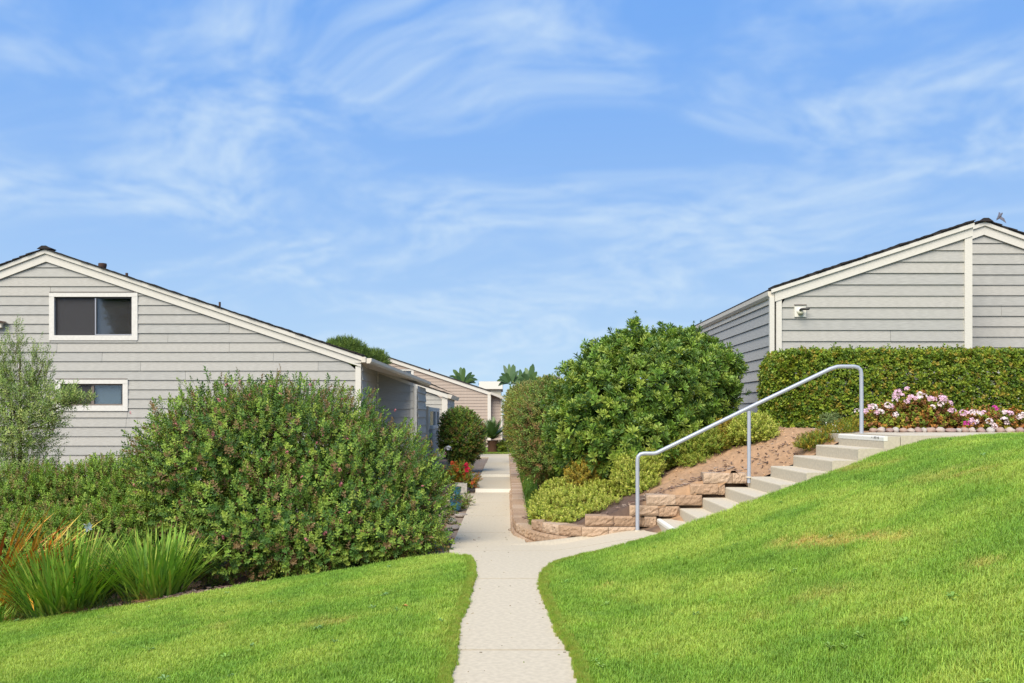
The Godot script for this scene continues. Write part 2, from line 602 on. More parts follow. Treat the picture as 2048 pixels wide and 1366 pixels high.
# a run of overlapping shingle butts along a roof edge
func shingle_edge(parent: Node, a: Vector3, b: Vector3, n: Vector3, back: float, step := 0.16) -> void:
	var l := (b - a).length()
	var c := int(l / step)
	var dir := (b - a) / l
	var up := Vector3.UP - dir * dir.dot(Vector3.UP)
	up = up.normalized()
	for i in c:
		var p := a + dir * l * i / c
		var e := dir * (l / c) * 1.12
		var h := rng.randf_range(0.012, 0.024)
		var lift := up * 0.004
		var tip := up * rng.randf_range(0.010, 0.018)
		var st := st_new()
		var f := n * rng.randf_range(0.0, 0.03)
		# butt end is thick on the downhill side
		var down_first := dir.y > 0.0
		var h0 := h + (tip.length() if down_first else 0.0)
		var h1 := h + (0.0 if down_first else tip.length())
		hexa(st, [p + lift + f, p + e + lift + f, p + e + up * h1 + f, p + up * h0 + f,
			p + lift - n * back, p + e + lift - n * back, p + e + up * h1 - n * back, p + up * h0 - n * back])
		obj("shingle", st, M.shingle, parent)

# window with trim boards, two sashes, panes and what hangs behind them
func window(parent: Node, o: Rect2, i: Rect2, z: float, split: float, frame_mat: Material, right_frame: Material, left_kind: String, right_kind: String, right_stop := 0.0) -> Node3D:
	# rectangles in metres on the wall plane z (x right, y up, position is the lower left corner)
	var w := Node3D.new()
	w.name = numbered("window", parent)
	parent.add_child(w)
	w.position = Vector3(i.get_center().x, i.position.y, z) - parent.global_position
	var ox0 := o.position.x
	var ox1 := o.end.x
	var oy0 := o.position.y
	var oy1 := o.end.y
	var ix0 := i.position.x
	var ix1 := i.end.x
	var iy0 := i.position.y
	var iy1 := i.end.y
	var t := 0.045
	var defs := [[ox0, oy0, ix0, iy1 - 0.001], [ix1, oy0, ox1, iy1 - 0.001], [ix0 + 0.001, oy0, ix1 - 0.001, iy0], [ox0, iy1, ox1, oy1]]
	for q in defs:
		var st := st_new()
		box(st, Vector3(q[0], q[1], z - 0.02), Vector3(q[2], q[3], z + t + (0.004 if q == defs[3] else 0.0)))
		obj("trim_board", st, M.window_trim, w)
	var cap := st_new()
	box(cap, Vector3(ox0 + 0.01, oy1 + 0.001, z - 0.02), Vector3(ox1 - 0.01, oy1 + 0.018, z + t + 0.012))
	obj("drip_cap", cap, M.bronze, w)
	# sash frames
	var sp := ix0 + (ix1 - ix0) * split
	for side in 2:
		var a := ix0 if side == 0 else sp
		var b := sp if side == 0 else ix1
		var zz := z - 0.035 if side == 0 else z - 0.015
		var st := st_new()
		var fw := 0.035
		var fm := frame_mat if side == 0 else right_frame
		box(st, Vector3(a, iy0, zz - 0.02), Vector3(a + fw, iy1, zz + 0.012))
		box(st, Vector3(b - fw, iy0, zz - 0.02), Vector3(b, iy1, zz + 0.012))
		box(st, Vector3(a + fw, iy0, zz - 0.02), Vector3(b - fw, iy0 + fw, zz + 0.011))
		box(st, Vector3(a + fw, iy1 - fw, zz - 0.02), Vector3(b - fw, iy1, zz + 0.011))
		var sash := obj("sash", st, fm, w)
		var g := st_new()
		box(g, Vector3(a + fw * 0.8, iy0 + fw * 0.8, zz - 0.007), Vector3(b - fw * 0.8, iy1 - fw * 0.8, zz - 0.003))
		obj("pane", g, M.glass, sash)
		var g2 := st_new()
		box(g2, Vector3(a + fw * 0.8, iy0 + fw * 0.8, zz - 0.019), Vector3(b - fw * 0.8, iy1 - fw * 0.8, zz - 0.015))
		obj("inner_pane", g2, M.glass, sash)
		var kind := left_kind if side == 0 else right_kind
		if kind.contains("screen"):
			var sc := st_new()
			quad(sc, Vector3(a + fw, iy0 + fw, zz + 0.008), Vector3(a + fw, iy1 - fw, zz + 0.008), Vector3(b - fw, iy1 - fw, zz + 0.008), Vector3(b - fw, iy0 + fw, zz + 0.008))
			obj("insect_screen", sc, M.screen, sash)
		if kind.contains("blind"):
			var bl := st_new()
			var y := iy0 + fw
			while y < iy1 - fw:
				hexa(bl, [Vector3(a + 0.02, y, zz - 0.06), Vector3(b - 0.02, y, zz - 0.06), Vector3(b - 0.02, y + 0.002, zz - 0.06), Vector3(a + 0.02, y + 0.002, zz - 0.06),
					Vector3(a + 0.02, y + 0.014, zz - 0.077), Vector3(b - 0.02, y + 0.014, zz - 0.077), Vector3(b - 0.02, y + 0.016, zz - 0.077), Vector3(a + 0.02, y + 0.016, zz - 0.077)])
				y += 0.0245
			obj("blind", bl, M.blind, w)
		if kind.contains("shade"):
			var sh := st_new()
			box(sh, Vector3(a + 0.01, iy0 + 0.03, zz - 0.08), Vector3(b - right_stop, iy1 - 0.02, zz - 0.075))
			obj("roller_shade", sh, M.blind_blue, w)
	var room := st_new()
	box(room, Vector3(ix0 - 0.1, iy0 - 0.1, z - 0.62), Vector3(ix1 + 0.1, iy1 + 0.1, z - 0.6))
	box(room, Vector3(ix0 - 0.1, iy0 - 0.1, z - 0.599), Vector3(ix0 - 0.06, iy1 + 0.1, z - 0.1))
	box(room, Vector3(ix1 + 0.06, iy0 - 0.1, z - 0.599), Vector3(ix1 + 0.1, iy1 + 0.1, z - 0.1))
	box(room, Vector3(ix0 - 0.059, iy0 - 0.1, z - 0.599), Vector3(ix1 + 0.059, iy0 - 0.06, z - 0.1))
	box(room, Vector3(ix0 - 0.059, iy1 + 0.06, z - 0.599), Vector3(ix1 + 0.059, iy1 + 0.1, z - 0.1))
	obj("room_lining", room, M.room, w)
	return w

# a wall core behind the boards: polygon corners in order (clockwise seen from the front), pushed back
func core(parent: Node, pts: Array, n: Vector3, t: float, material: Material) -> void:
	var st := st_new()
	var c := pts.size()
	for i in range(1, c - 1):
		tri(st, pts[0], pts[i], pts[i + 1])
		tri(st, pts[0] - n * t, pts[i + 1] - n * t, pts[i] - n * t)
	for i in c:
		var a: Vector3 = pts[i]
		var b: Vector3 = pts[(i + 1) % c]
		quad(st, a, a - n * t, b - n * t, b)
	obj("wall_core", st, material, parent)

# ---------------------------------------------------------------- camera, sky, sun
func make_view() -> void:
	var cam := Camera3D.new()
	cam.name = "camera"
	add_child(cam)
	cam.position = Vector3(0, EYE, 0)
	cam.projection = Camera3D.PROJECTION_FRUSTUM
	cam.near = 0.1
	cam.far = 2000.0
	cam.size = 1366.0 / F * 0.1
	cam.frustum_offset = Vector2(12.0, 151.0) / F * 0.1
	cam.current = true
	var env := Environment.new()
	env.background_mode = Environment.BG_SKY
	env.tonemap_mode = Environment.TONE_MAPPER_LINEAR
	env.tonemap_exposure = EXPOSURE
	env.background_energy_multiplier = SKY_ENERGY
	env.sdfgi_enabled = true
	env.ssao_enabled = true
	env.ssil_enabled = true
	var sky := Sky.new()
	var pano := PanoramaSkyMaterial.new()
	pano.panorama = make_sky()
	sky.sky_material = pano
	env.sky = sky
	var we := WorldEnvironment.new()
	we.name = "world_environment"
	we.environment = env
	add_child(we)
	var sun := DirectionalLight3D.new()
	sun.name = "sun"
	add_child(sun)
	sun.light_color = Color(1.0, 0.955, 0.88)
	sun.light_energy = SUN_ENERGY
	sun.light_angular_distance = SUN_ANGLE
	sun.shadow_enabled = true
	sun.look_at_from_position(SUN_FROM, Vector3.ZERO, Vector3.UP)

const EXPOSURE := 2.15
const SKY_ENERGY := 0.5
const SUN_ENERGY := 0.9
const SUN_ANGLE := 48.0
const SUN_FROM := Vector3(-3.8, 9.0, 7.6)

# blue air with thin streaked cloud, the same all round
func make_sky() -> ImageTexture:
	var w := 3072
	var h := 1536
	var a := FastNoiseLite.new()
	a.seed = 11
	a.frequency = 1.0
	a.fractal_octaves = 6
	a.fractal_gain = 0.55
	var b := FastNoiseLite.new()
	b.seed = 5
	b.frequency = 1.0
	b.fractal_octaves = 3
	var cc := FastNoiseLite.new()
	cc.seed = 23
	cc.frequency = 1.0
	cc.fractal_octaves = 5
	var bytes := PackedByteArray()
	bytes.resize(w * h * 3)
	bytes.fill(150)
	var ca := []
	var sa := []
	for i in w:
		var az := (float(i) + 0.5) / w * TAU - PI
		ca.append(cos(az))
		sa.append(sin(az))
	var half := h / 2
	for j in half + 2:
		var el := (0.5 - (float(j) + 0.5) / h) * PI
		var sy := sin(maxf(el, 0.0))
		var t := clampf(1.0 - sy, 0.0, 1.0)
		var mixk := pow(t, 3.7)
		var r0 := lerpf(0.048, 0.56, mixk)
		var g0 := lerpf(0.285, 0.755, mixk)
		var b0 := lerpf(0.83, 0.90, mixk)
		var inv := 1.0 / (sy + 0.16)
		var ce := cos(el)
		var fade := smoothstep(0.0, 0.10, sy)
		for i in w:
			var u: float = sa[i] * ce * inv
			var v: float = -ca[i] * ce * inv
			# thin mottled cloud sheet with torn streaks on a slant
			var wx := b.get_noise_2d(u * 0.6, v * 0.6) * 0.4
			var wy := b.get_noise_2d(u * 0.6 + 31.0, v * 0.6 - 12.0) * 0.3
			var s1 := (u * 0.9 + v * 0.44) + wx
			var s2 := (-u * 0.44 + v * 0.9) + wy
			var sheet := cc.get_noise_2d(s1 * 0.75 + 7.0, s2 * 1.15)
			var streak := a.get_noise_2d(s1 * 1.5, s2 * 2.5)
			var wisp := a.get_noise_2d(s1 * 5.5 + 50.0, s2 * 7.0)
			var body := smoothstep(-0.5, 0.42, sheet * 1.0 + streak * 0.4)
			var c := body * clampf(0.48 + streak * 0.42 + wisp * 0.7, 0.04, 1.0)
			c = clampf(0.12 + c * 0.55, 0.0, 0.75) * lerpf(0.6, 1.0, fade)
			var o := (j * w + i) * 3
			bytes[o] = int(255.0 * pow(lerpf(r0, 0.64, c), 0.4545))
			bytes[o + 1] = int(255.0 * pow(lerpf(g0, 0.78, c), 0.4545))
			bytes[o + 2] = int(255.0 * pow(lerpf(b0, 0.91, c), 0.4545))
	var im := Image.create_from_data(w, h, false, Image.FORMAT_RGB8, bytes)
	return ImageTexture.create_from_image(im)

# ---------------------------------------------------------------- ground
var bank_noise := FastNoiseLite.new()

func soil_color(x: float, d: float) -> Color:
	var n := bank_noise.get_noise_2d(x * 3.0, d * 3.0) * 0.5 + bank_noise.get_noise_2d(x * 11.0, d * 11.0) * 0.3
	var mulch := Color(0.13, 0.085, 0.06)
	var sand := Color(0.46, 0.285, 0.16)
	var turf := Color(0.10, 0.12, 0.03)
	if x > 0.3 and d > 12.5:
		var k := smoothstep(1.9, 2.6, x + n * 0.9) * (1.0 - smoothstep(15.0, 15.6, d + n * 0.8))
		return mulch.lerp(sand, clampf(k, 0.0, 1.0))
	if x < -0.6 and x > -1.7 and d > 12.3: return Color(0.36, 0.27, 0.195) * (1.0 + 0.5 * n)
	if x < -0.3 and d > table(left_far, x): return mulch * (1.25 + 0.5 * n)
	if d > 12.0: return mulch
	return turf

func covered(x: float, d: float) -> bool:
	if d > 1.0 and d < 12.2 and absf(x) < 0.25: return true
	if d >= 12.2 and d < 46.0 and x > -0.65 and x < 0.45: return true
	if d > 10.2 and d < 14.0 and x > 0.3 and x < 2.3: return true
	if d > 11.6 and d < 13.4 and x > 2.0 and x < 5.3: return true
	return false

func make_ground() -> void:
	bank_noise.seed = 8
	bank_noise.frequency = 0.5
	var xs := [-600.0, -200.0, -60.0, -30.0, -20.0]
	var x := -15.0
	while x < 13.01:
		xs.append(x)
		x += 0.2
	xs += [16.0, 22.0, 30.0, 60.0, 200.0, 600.0]
	var ds := [-60.0, -20.0, -5.0]
	var d := 0.0
	while d < 50.01:
		ds.append(d)
		d += 0.2
	ds += [55.0, 60.0, 70.0, 90.0, 140.0, 300.0, 700.0]
	var st := SurfaceTool.new()
	st.begin(Mesh.PRIMITIVE_TRIANGLES)
	st.set_smooth_group(0)
	for dd in ds:
		for xx in xs:
			var y := ground_y(xx, clampf(dd, 0.0, 60.0)) - 0.035
			y += 0.03 * bank_noise.get_noise_2d(xx * 6.0, dd * 6.0)
			if covered(xx, dd): y -= 0.35
			st.set_color(soil_color(xx, dd))
			st.add_vertex(Vector3(xx, y, -dd))
	var nx := xs.size()
	for j in ds.size() - 1:
		for i in nx - 1:
			var a := j * nx + i
			# far row is j+1 (more negative z)
			st.add_index(a); st.add_index(a + nx); st.add_index(a + nx + 1)
			st.add_index(a); st.add_index(a + nx + 1); st.add_index(a + 1)
	var g := obj("ground", st, M.soil)
	tag(g, "bare soil and mulch under the lawns and planting beds", "ground", "", "structure")
	# the dug bank beside the steps, with its crumbs and ruts
	var sb := SurfaceTool.new()
	sb.begin(Mesh.PRIMITIVE_TRIANGLES)
	sb.set_smooth_group(0)
	var n0 := 0
	var cols := 80
	var curve := [[0.4, 14.35], [0.62, 13.85], [0.95, 13.48], [1.35, 13.33], [1.5, 13.3]]
	var rows := 44
	for j in rows + 1:
		for i in cols + 1:
			var xx := lerpf(0.55, 5.2, float(i) / cols)
			var dd := lerpf(13.345, 16.2, float(j) / rows)
			var before := xx < 1.5 and dd < table(curve, xx) + 0.14
			var edge := minf(minf(i, cols - i), minf(j, rows - j))
			var y := ground_y(xx, dd) + 0.05 * bank_noise.get_noise_2d(xx * 7.0, dd * 7.0) + 0.028 * bank_noise.get_noise_2d(xx * 25.0, dd * 25.0)
			if before: y -= 0.5
			if edge < 1 and not (j == 0 and xx > 3.3): y -= 0.15
			sb.set_color(soil_color(xx, dd))
			sb.add_vertex(Vector3(xx, y, -dd))
	for j in rows:
		for i in cols:
			var a := j * (cols + 1) + i
			sb.add_index(a); sb.add_index(a + cols + 1); sb.add_index(a + cols + 2)
			sb.add_index(a); sb.add_index(a + cols + 2); sb.add_index(a + 1)
	tag(obj("earth_bank", sb, M.soil), "sandy earth bank rising behind the stepped block wall", "bank", "", "structure")

func slab(called: String, rows: Array, parent: Node, material: Material, nx := 6, thick := 0.16) -> MeshInstance3D:
	var st := SurfaceTool.new()
	st.begin(Mesh.PRIMITIVE_TRIANGLES)
	st.set_smooth_group(-1)
	var top := []
	for q in rows:
		var line := []
		for i in nx + 1:
			var x := lerpf(q[1], q[2], float(i) / nx)
			var y := path_top(x, q[3] if q.size() > 3 else q[0])
			line.append(Vector3(x, y, -q[0]))
		top.append(line)
	var dn := Vector3(0, -thick, 0)
	for j in rows.size() - 1:
		for i in nx:
			st.set_smooth_group(0)
			quad(st, top[j][i], top[j + 1][i], top[j + 1][i + 1], top[j][i + 1])
		st.set_smooth_group(-1)
		quad(st, top[j][0] + dn, top[j + 1][0] + dn, top[j + 1][0], top[j][0])
		quad(st, top[j][nx], top[j + 1][nx], top[j + 1][nx] + dn, top[j][nx] + dn)
	for i in nx:
		quad(st, top[0][i] + dn, top[0][i], top[0][i + 1], top[0][i + 1] + dn)
		var e: Array = top[-1]
		quad(st, e[i + 1] + dn, e[i + 1], e[i], e[i] + dn)
	return obj(called, st, material, parent)

func make_path() -> void:
	var t := thing("path", "narrow pale concrete garden path running away between the lawns", "path", Vector3(0, -0.1, -6), "", "structure")
	var cuts := [2.0, 3.9, 6.83, 9.85, 12.42, 15.6, 18.4, 21.2, STEP1]
	for c in cuts.size() - 1:
		var rows := []
		var d0: float = cuts[c] + 0.014
		var d1: float = cuts[c + 1] - 0.014
		var n := int(maxf(2, ceil((d1 - d0) / 0.13)))
		for i in n + 1:
			var d := lerpf(d0, d1, float(i) / n)
			var xr := table(right_edge, d) + 0.06
			if d > 11.68 and d < 13.36: xr = 2.225
			if d >= 13.36: xr = 0.30
			rows.append([d, table(left_edge, d) - 0.04, xr])
		slab("slab", rows, t, M.concrete, 14 if c in [3, 4] else 6)
	for i in range(1, cuts.size() - 1):
		var jd: float = cuts[i]
		var jl := table(left_edge, jd)
		var jr := table(right_edge, jd) if jd < 12.0 else (0.3 if jd > 13.0 else 2.2)
		var js := st_new()
		for k in 10:
			var xa := lerpf(jl, jr, k / 10.0)
			var xb := lerpf(jl, jr, (k + 1) / 10.0)
			var ya := path_top(xa, jd) - 0.012
			var yb := path_top(xb, jd) - 0.012
			hexa(js, [Vector3(xa, ya - 0.05, -jd + 0.013), Vector3(xb, yb - 0.05, -jd + 0.013), Vector3(xb, yb, -jd + 0.013), Vector3(xa, ya, -jd + 0.013), Vector3(xa, ya - 0.05, -jd - 0.013), Vector3(xb, yb - 0.05, -jd - 0.013), Vector3(xb, yb, -jd - 0.013), Vector3(xa, ya, -jd - 0.013)])
		obj("joint_filler", js, M.joint, t)
	# two low risers up, then the far run
	for s in [[STEP1, STEP2 - 0.005, -0.82, 0.22], [STEP2, 36.0, -0.8, 0.24], [36.01, 41.0, -0.78, 0.26]]:
		slab("slab", [[s[0], s[2], s[3], s[0] + 0.1], [s[1], s[2], s[3], s[1] - 0.01]], t, M.concrete)
	slab("slab", [[41.01, -1.6, 0.26], [43.0, -3.0, 0.24], [44.6, -4.2, 0.2]], t, M.concrete)
	slab("slab", [[22.3, -1.55, -0.84], [23.7, -1.6, -0.84]], t, M.concrete)
	for s in [STEP1, STEP2]:
		var st := st_new()
		box(st, Vector3(-0.81, path_y(s - 0.1) + 0.002, -s + 0.006), Vector3(0.16, path_y(s + 0.1) + 0.003, -s - 0.0))
		var pn := obj("painted_riser", st, M.white_paint, t)
		pn.set_meta("label", "low riser across the path painted off-white")

# ---------------------------------------------------------------- wall of split-face blocks
var block_meshes := []

func make_block_meshes() -> void:
	for v in 6:
		var r := RandomNumberGenerator.new()
		r.seed = 40 + v
		var st := st_new()
		# unit block: width 1 (x), height 1 (y), depth 1 (z), rough face towards +z, tapering to the back
		var nx := 11
		var ny := 5
		var g := []
		for j in ny + 1:
			var row := []
			for i in nx + 1:
				var rim := i == 0 or i == nx or j == 0 or j == ny
				var x := float(i) / nx - 0.5 + (0.0 if i == 0 or i == nx else r.randf_range(-0.03, 0.03))
				var y := float(j) / ny + (0.0 if j == 0 or j == ny else r.randf_range(-0.05, 0.05))
				var z := r.randf_range(-0.01, 0.03) if rim else r.randf_range(0.02, 0.10)
				if (i == 0 or i == nx) and (j == 0 or j == ny): z = -0.015
				row.append(Vector3(x, y, z))
			g.append(row)
		for j in ny:
			for i in nx:
				quad(st, g[j][i], g[j + 1][i], g[j + 1][i + 1], g[j][i + 1])
		var bk := -1.0
		for i in nx:
			var a: Vector3 = g[ny][i]
			var b: Vector3 = g[ny][i + 1]
			quad(st, a, Vector3(a.x * 0.9, 1, bk), Vector3(b.x * 0.9, 1, bk), b)
		for j in ny:
			quad(st, Vector3(-0.45, g[j][0].y, bk), Vector3(-0.45, g[j + 1][0].y, bk), g[j + 1][0], g[j][0])
			quad(st, g[j][nx], g[j + 1][nx], Vector3(0.45, g[j + 1][nx].y, bk), Vector3(0.45, g[j][nx].y, bk))
		quad(st, Vector3(0.45, 0, bk), Vector3(0.45, 1, bk), Vector3(-0.45, 1, bk), Vector3(-0.45, 0, bk))
		st.generate_normals()
		block_meshes.append(st.commit())

# one block whose face runs from a to b (seen from the front, left to right) with its top at y
func lay(parent: Node, a: Vector2, b: Vector2, top: float, h := 0.157, depth := 0.27) -> void:
	# a, b are (x, d)
	var pa := Vector3(a.x, 0, -a.y)
	var pb := Vector3(b.x, 0, -b.y)
	var ux := (pb - pa).normalized()
	var nz := ux.cross(Vector3.UP)
	var w := (pb - pa).length() - 0.006
	var mid := (pa + pb) * 0.5
	mid.y = top - h + 0.003
	var basis := Basis(ux * w, Vector3(0, h - 0.005, 0), nz * depth)
	var o := placed("block", block_meshes[rng.randi() % 6], M.block[rng.randi() % 4], Transform3D(basis, mid), parent)

func along(pts: Array, w: float) -> Array:
	# points every w along a polyline of Vector2
	var out := [pts[0]]
	var left := w
	for i in pts.size() - 1:
		var a: Vector2 = pts[i]
		var b: Vector2 = pts[i + 1]
		var l := a.distance_to(b)
		var t := left
		while t <= l:
			out.append(a.lerp(b, t / l))
			t += w
		left = t - l
	return out

func make_wall() -> void:
	make_block_meshes()
	var t := thing("retaining_wall", "low tan split-face block retaining wall curving from the path to the steps", "retaining wall", Vector3(0.6, -0.2, -13.6))
	# the long run beside the path: from far to near, so the face looks towards the path (-x)
	var run := [Vector2(0.165, 44.0), Vector2(0.14, 15.75), Vector2(0.165, 15.3), Vector2(0.235, 14.9), Vector2(0.30, 14.55), Vector2(0.39, 14.2), Vector2(0.50, 13.92), Vector2(0.72, 13.55), Vector2(1.14, 13.2)]
	var z := along(run, 0.40)
	for i in z.size() - 1: lay(t, z[i], z[i + 1], -0.12)
	var foot := [Vector2(0.11, 23.9), Vector2(0.105, 15.9), Vector2(0.125, 15.2), Vector2(0.19, 14.85), Vector2(0.255, 14.5), Vector2(0.35, 14.12), Vector2(0.45, 13.86), Vector2(0.62, 13.6)]
	var w := along(foot, 0.40)
	for i in w.size() - 1: lay(t, w[i], w[i + 1], -0.275)
	var upper := along([Vector2(0.41, 14.30), Vector2(0.62, 13.78), Vector2(0.95, 13.42), Vector2(1.35, 13.27), Vector2(2.25, 13.33)], 0.41)
	for i in upper.size() - 1: lay(t, upper[i], upper[i + 1], 0.04)
	var dd := 13.36
	for q in [[1.95, 2.1, 0.185, 0.06], [2.5, 2.6, 0.33, 0.05], [1.17, 1.60, 0.20], [1.60, 2.00, 0.20], [2.05, 2.235, 0.19], [1.83, 2.27, 0.357], [2.27, 2.575, 0.345], [2.08, 2.52, 0.514], [2.52, 2.91, 0.512], [2.73, 3.15, 0.675], [3.15, 3.255, 0.665], [2.93, 3.36, 0.837], [3.36, 3.585, 0.837]]:
		var dd2: float = dd + (q[3] if q.size() > 3 else 0.0)
		lay(t, Vector2(q[0], dd2 + rng.randf_range(-0.01, 0.01)), Vector2(q[1], dd2 + rng.randf_range(-0.01, 0.01)), q[2])

# ---------------------------------------------------------------- steps and handrail
const RISE := 0.157
const RUN := 0.336
const SX := 2.24
const NEAR := 11.74
const FAR := 13.335

func step_box(st: SurfaceTool, x0: float, x1: float, y0: float, y1: float, ex := 0.0) -> void:
	# rounded nosing on the riser side (-x)
	var c := 0.018
	var prof := [Vector2(x0, y0), Vector2(x0, y1 - c), Vector2(x0 + c * 0.3, y1 - c * 0.3), Vector2(x0 + c, y1), Vector2(x1, y1), Vector2(x1, y0)]
	var n := prof.size()
	for i in n:
		var a: Vector2 = prof[i]
		var b: Vector2 = prof[(i + 1) % n]
		quad(st, Vector3(a.x, a.y, -FAR - ex), Vector3(b.x, b.y, -FAR - ex), Vector3(b.x, b.y, -NEAR + ex), Vector3(a.x, a.y, -NEAR + ex))
	for i in range(1, n - 1):
		tri(st, Vector3(prof[0].x, prof[0].y, -NEAR + ex), Vector3(prof[i].x, prof[i].y, -NEAR + ex), Vector3(prof[i + 1].x, prof[i + 1].y, -NEAR + ex))
		tri(st, Vector3(prof[0].x, prof[0].y, -FAR - ex), Vector3(prof[i + 1].x, prof[i + 1].y, -FAR - ex), Vector3(prof[i].x, prof[i].y, -FAR - ex))

func make_steps() -> void:
	var t := thing("concrete_steps", "flight of pale concrete steps climbing the grassy slope beside the handrail", "steps", Vector3(SX, 0.0, -13.0))
	for i in 9:
		var st := st_new()
		var x0 := SX + RUN * i
		var x1 := x0 + RUN - 0.001 if i < 8 else 5.14
		var y := RISE * (i + 1)
		step_box(st, x0, x1, y - 0.36, y)
		var s := obj("step", st, M.step, t)
		if i == 0 or i == 8:
			var p := st_new()
			step_box(p, x0 - 0.004, x0 + 0.05, y - 0.045 if i == 0 else y - 0.06, y + 0.004, 0.003)
			var strip := obj("nosing_stripe", p, M.white_paint, s)
			strip.set_meta("label", "white painted nosing stripe")
			if i == 8:
				var k := st_new()
				for q in [[12.10, 0.012, 0.02], [12.02, 0.02, 0.028], [11.98, 0.012, 0.035], [11.93, 0.018, 0.02], [11.89, 0.012, 0.03]]:
					k = st_new()
					box(k, Vector3(x0 - 0.0075, y - 0.02 - q[2] * 0.5, -q[0]), Vector3(x0 - 0.0045, y - 0.02 + q[2] * 0.5, -q[0] - q[1]))
					obj("black_scuff", k, M.scuff, s)
	var lb := st_new()
	box(lb, Vector3(5.15, 1.05, -14.2), Vector3(12.5, 1.425, -NEAR))
	var walk := obj("upper_walk", lb, M.step)
	tag(walk, "strip of concrete walk along the foot of the geranium bed", "walk", "", "structure")
	var lc := st_new()
	box(lc, Vector3(4.94, 1.05, -14.2), Vector3(5.142, 1.418, -FAR - 0.003))
	obj("landing_edge", lc, M.step, t)

func make_rail() -> void:
	var d := 13.2
	var k := d / F
	var X := func(px: float) -> float: return (px - CX) * k
	var Y := func(py: float) -> float: return EYE - (py - HY) * k
	var t := thing("handrail", "galvanised steel pipe handrail with three posts climbing beside the concrete steps", "handrail", Vector3(X.call(1275), 0.0, -d))
	var pts := []
	var v := func(px: float, py: float) -> void: pts.append(Vector3(X.call(px), Y.call(py), -d))
	v.call(1275, 1064); v.call(1275, 1000); v.call(1275, 920); v.call(1276.5, 913); v.call(1281, 908.5); v.call(1288, 907); v.call(1308, 907); v.call(1314, 905.5); v.call(1340, 893)
	v.call(1500, 814.5); v.call(1660, 738); v.call(1674, 733.5); v.call(1684, 733); v.call(1708, 733); v.call(1716, 735); v.call(1721, 740); v.call(1722.5, 748)
	v.call(1723, 800); v.call(1723, 868)
	var rad := []
	for p in pts: rad.append(0.0285)
	var st := st_new()
	tube(st, pts, rad, 16)
	obj("bent_rail", st, M.galv, t)
	var s2 := st_new()
	tube(s2, [Vector3(X.call(1498), 0.70, -d), Vector3(X.call(1498), Y.call(822), -d)], [0.0275, 0.0275], 16)
	obj("post", s2, M.galv, t)
	for q in [[1275, 0.0], [1498, 0.787], [1723, 1.416]]:
		var s3 := st_new()
		tube(s3, [Vector3(X.call(q[0]), q[1] - 0.01, -d), Vector3(X.call(q[0]), q[1] + 0.008, -d)], [0.045, 0.04], 14)
		obj("grout_collar", s3, M.step, t)

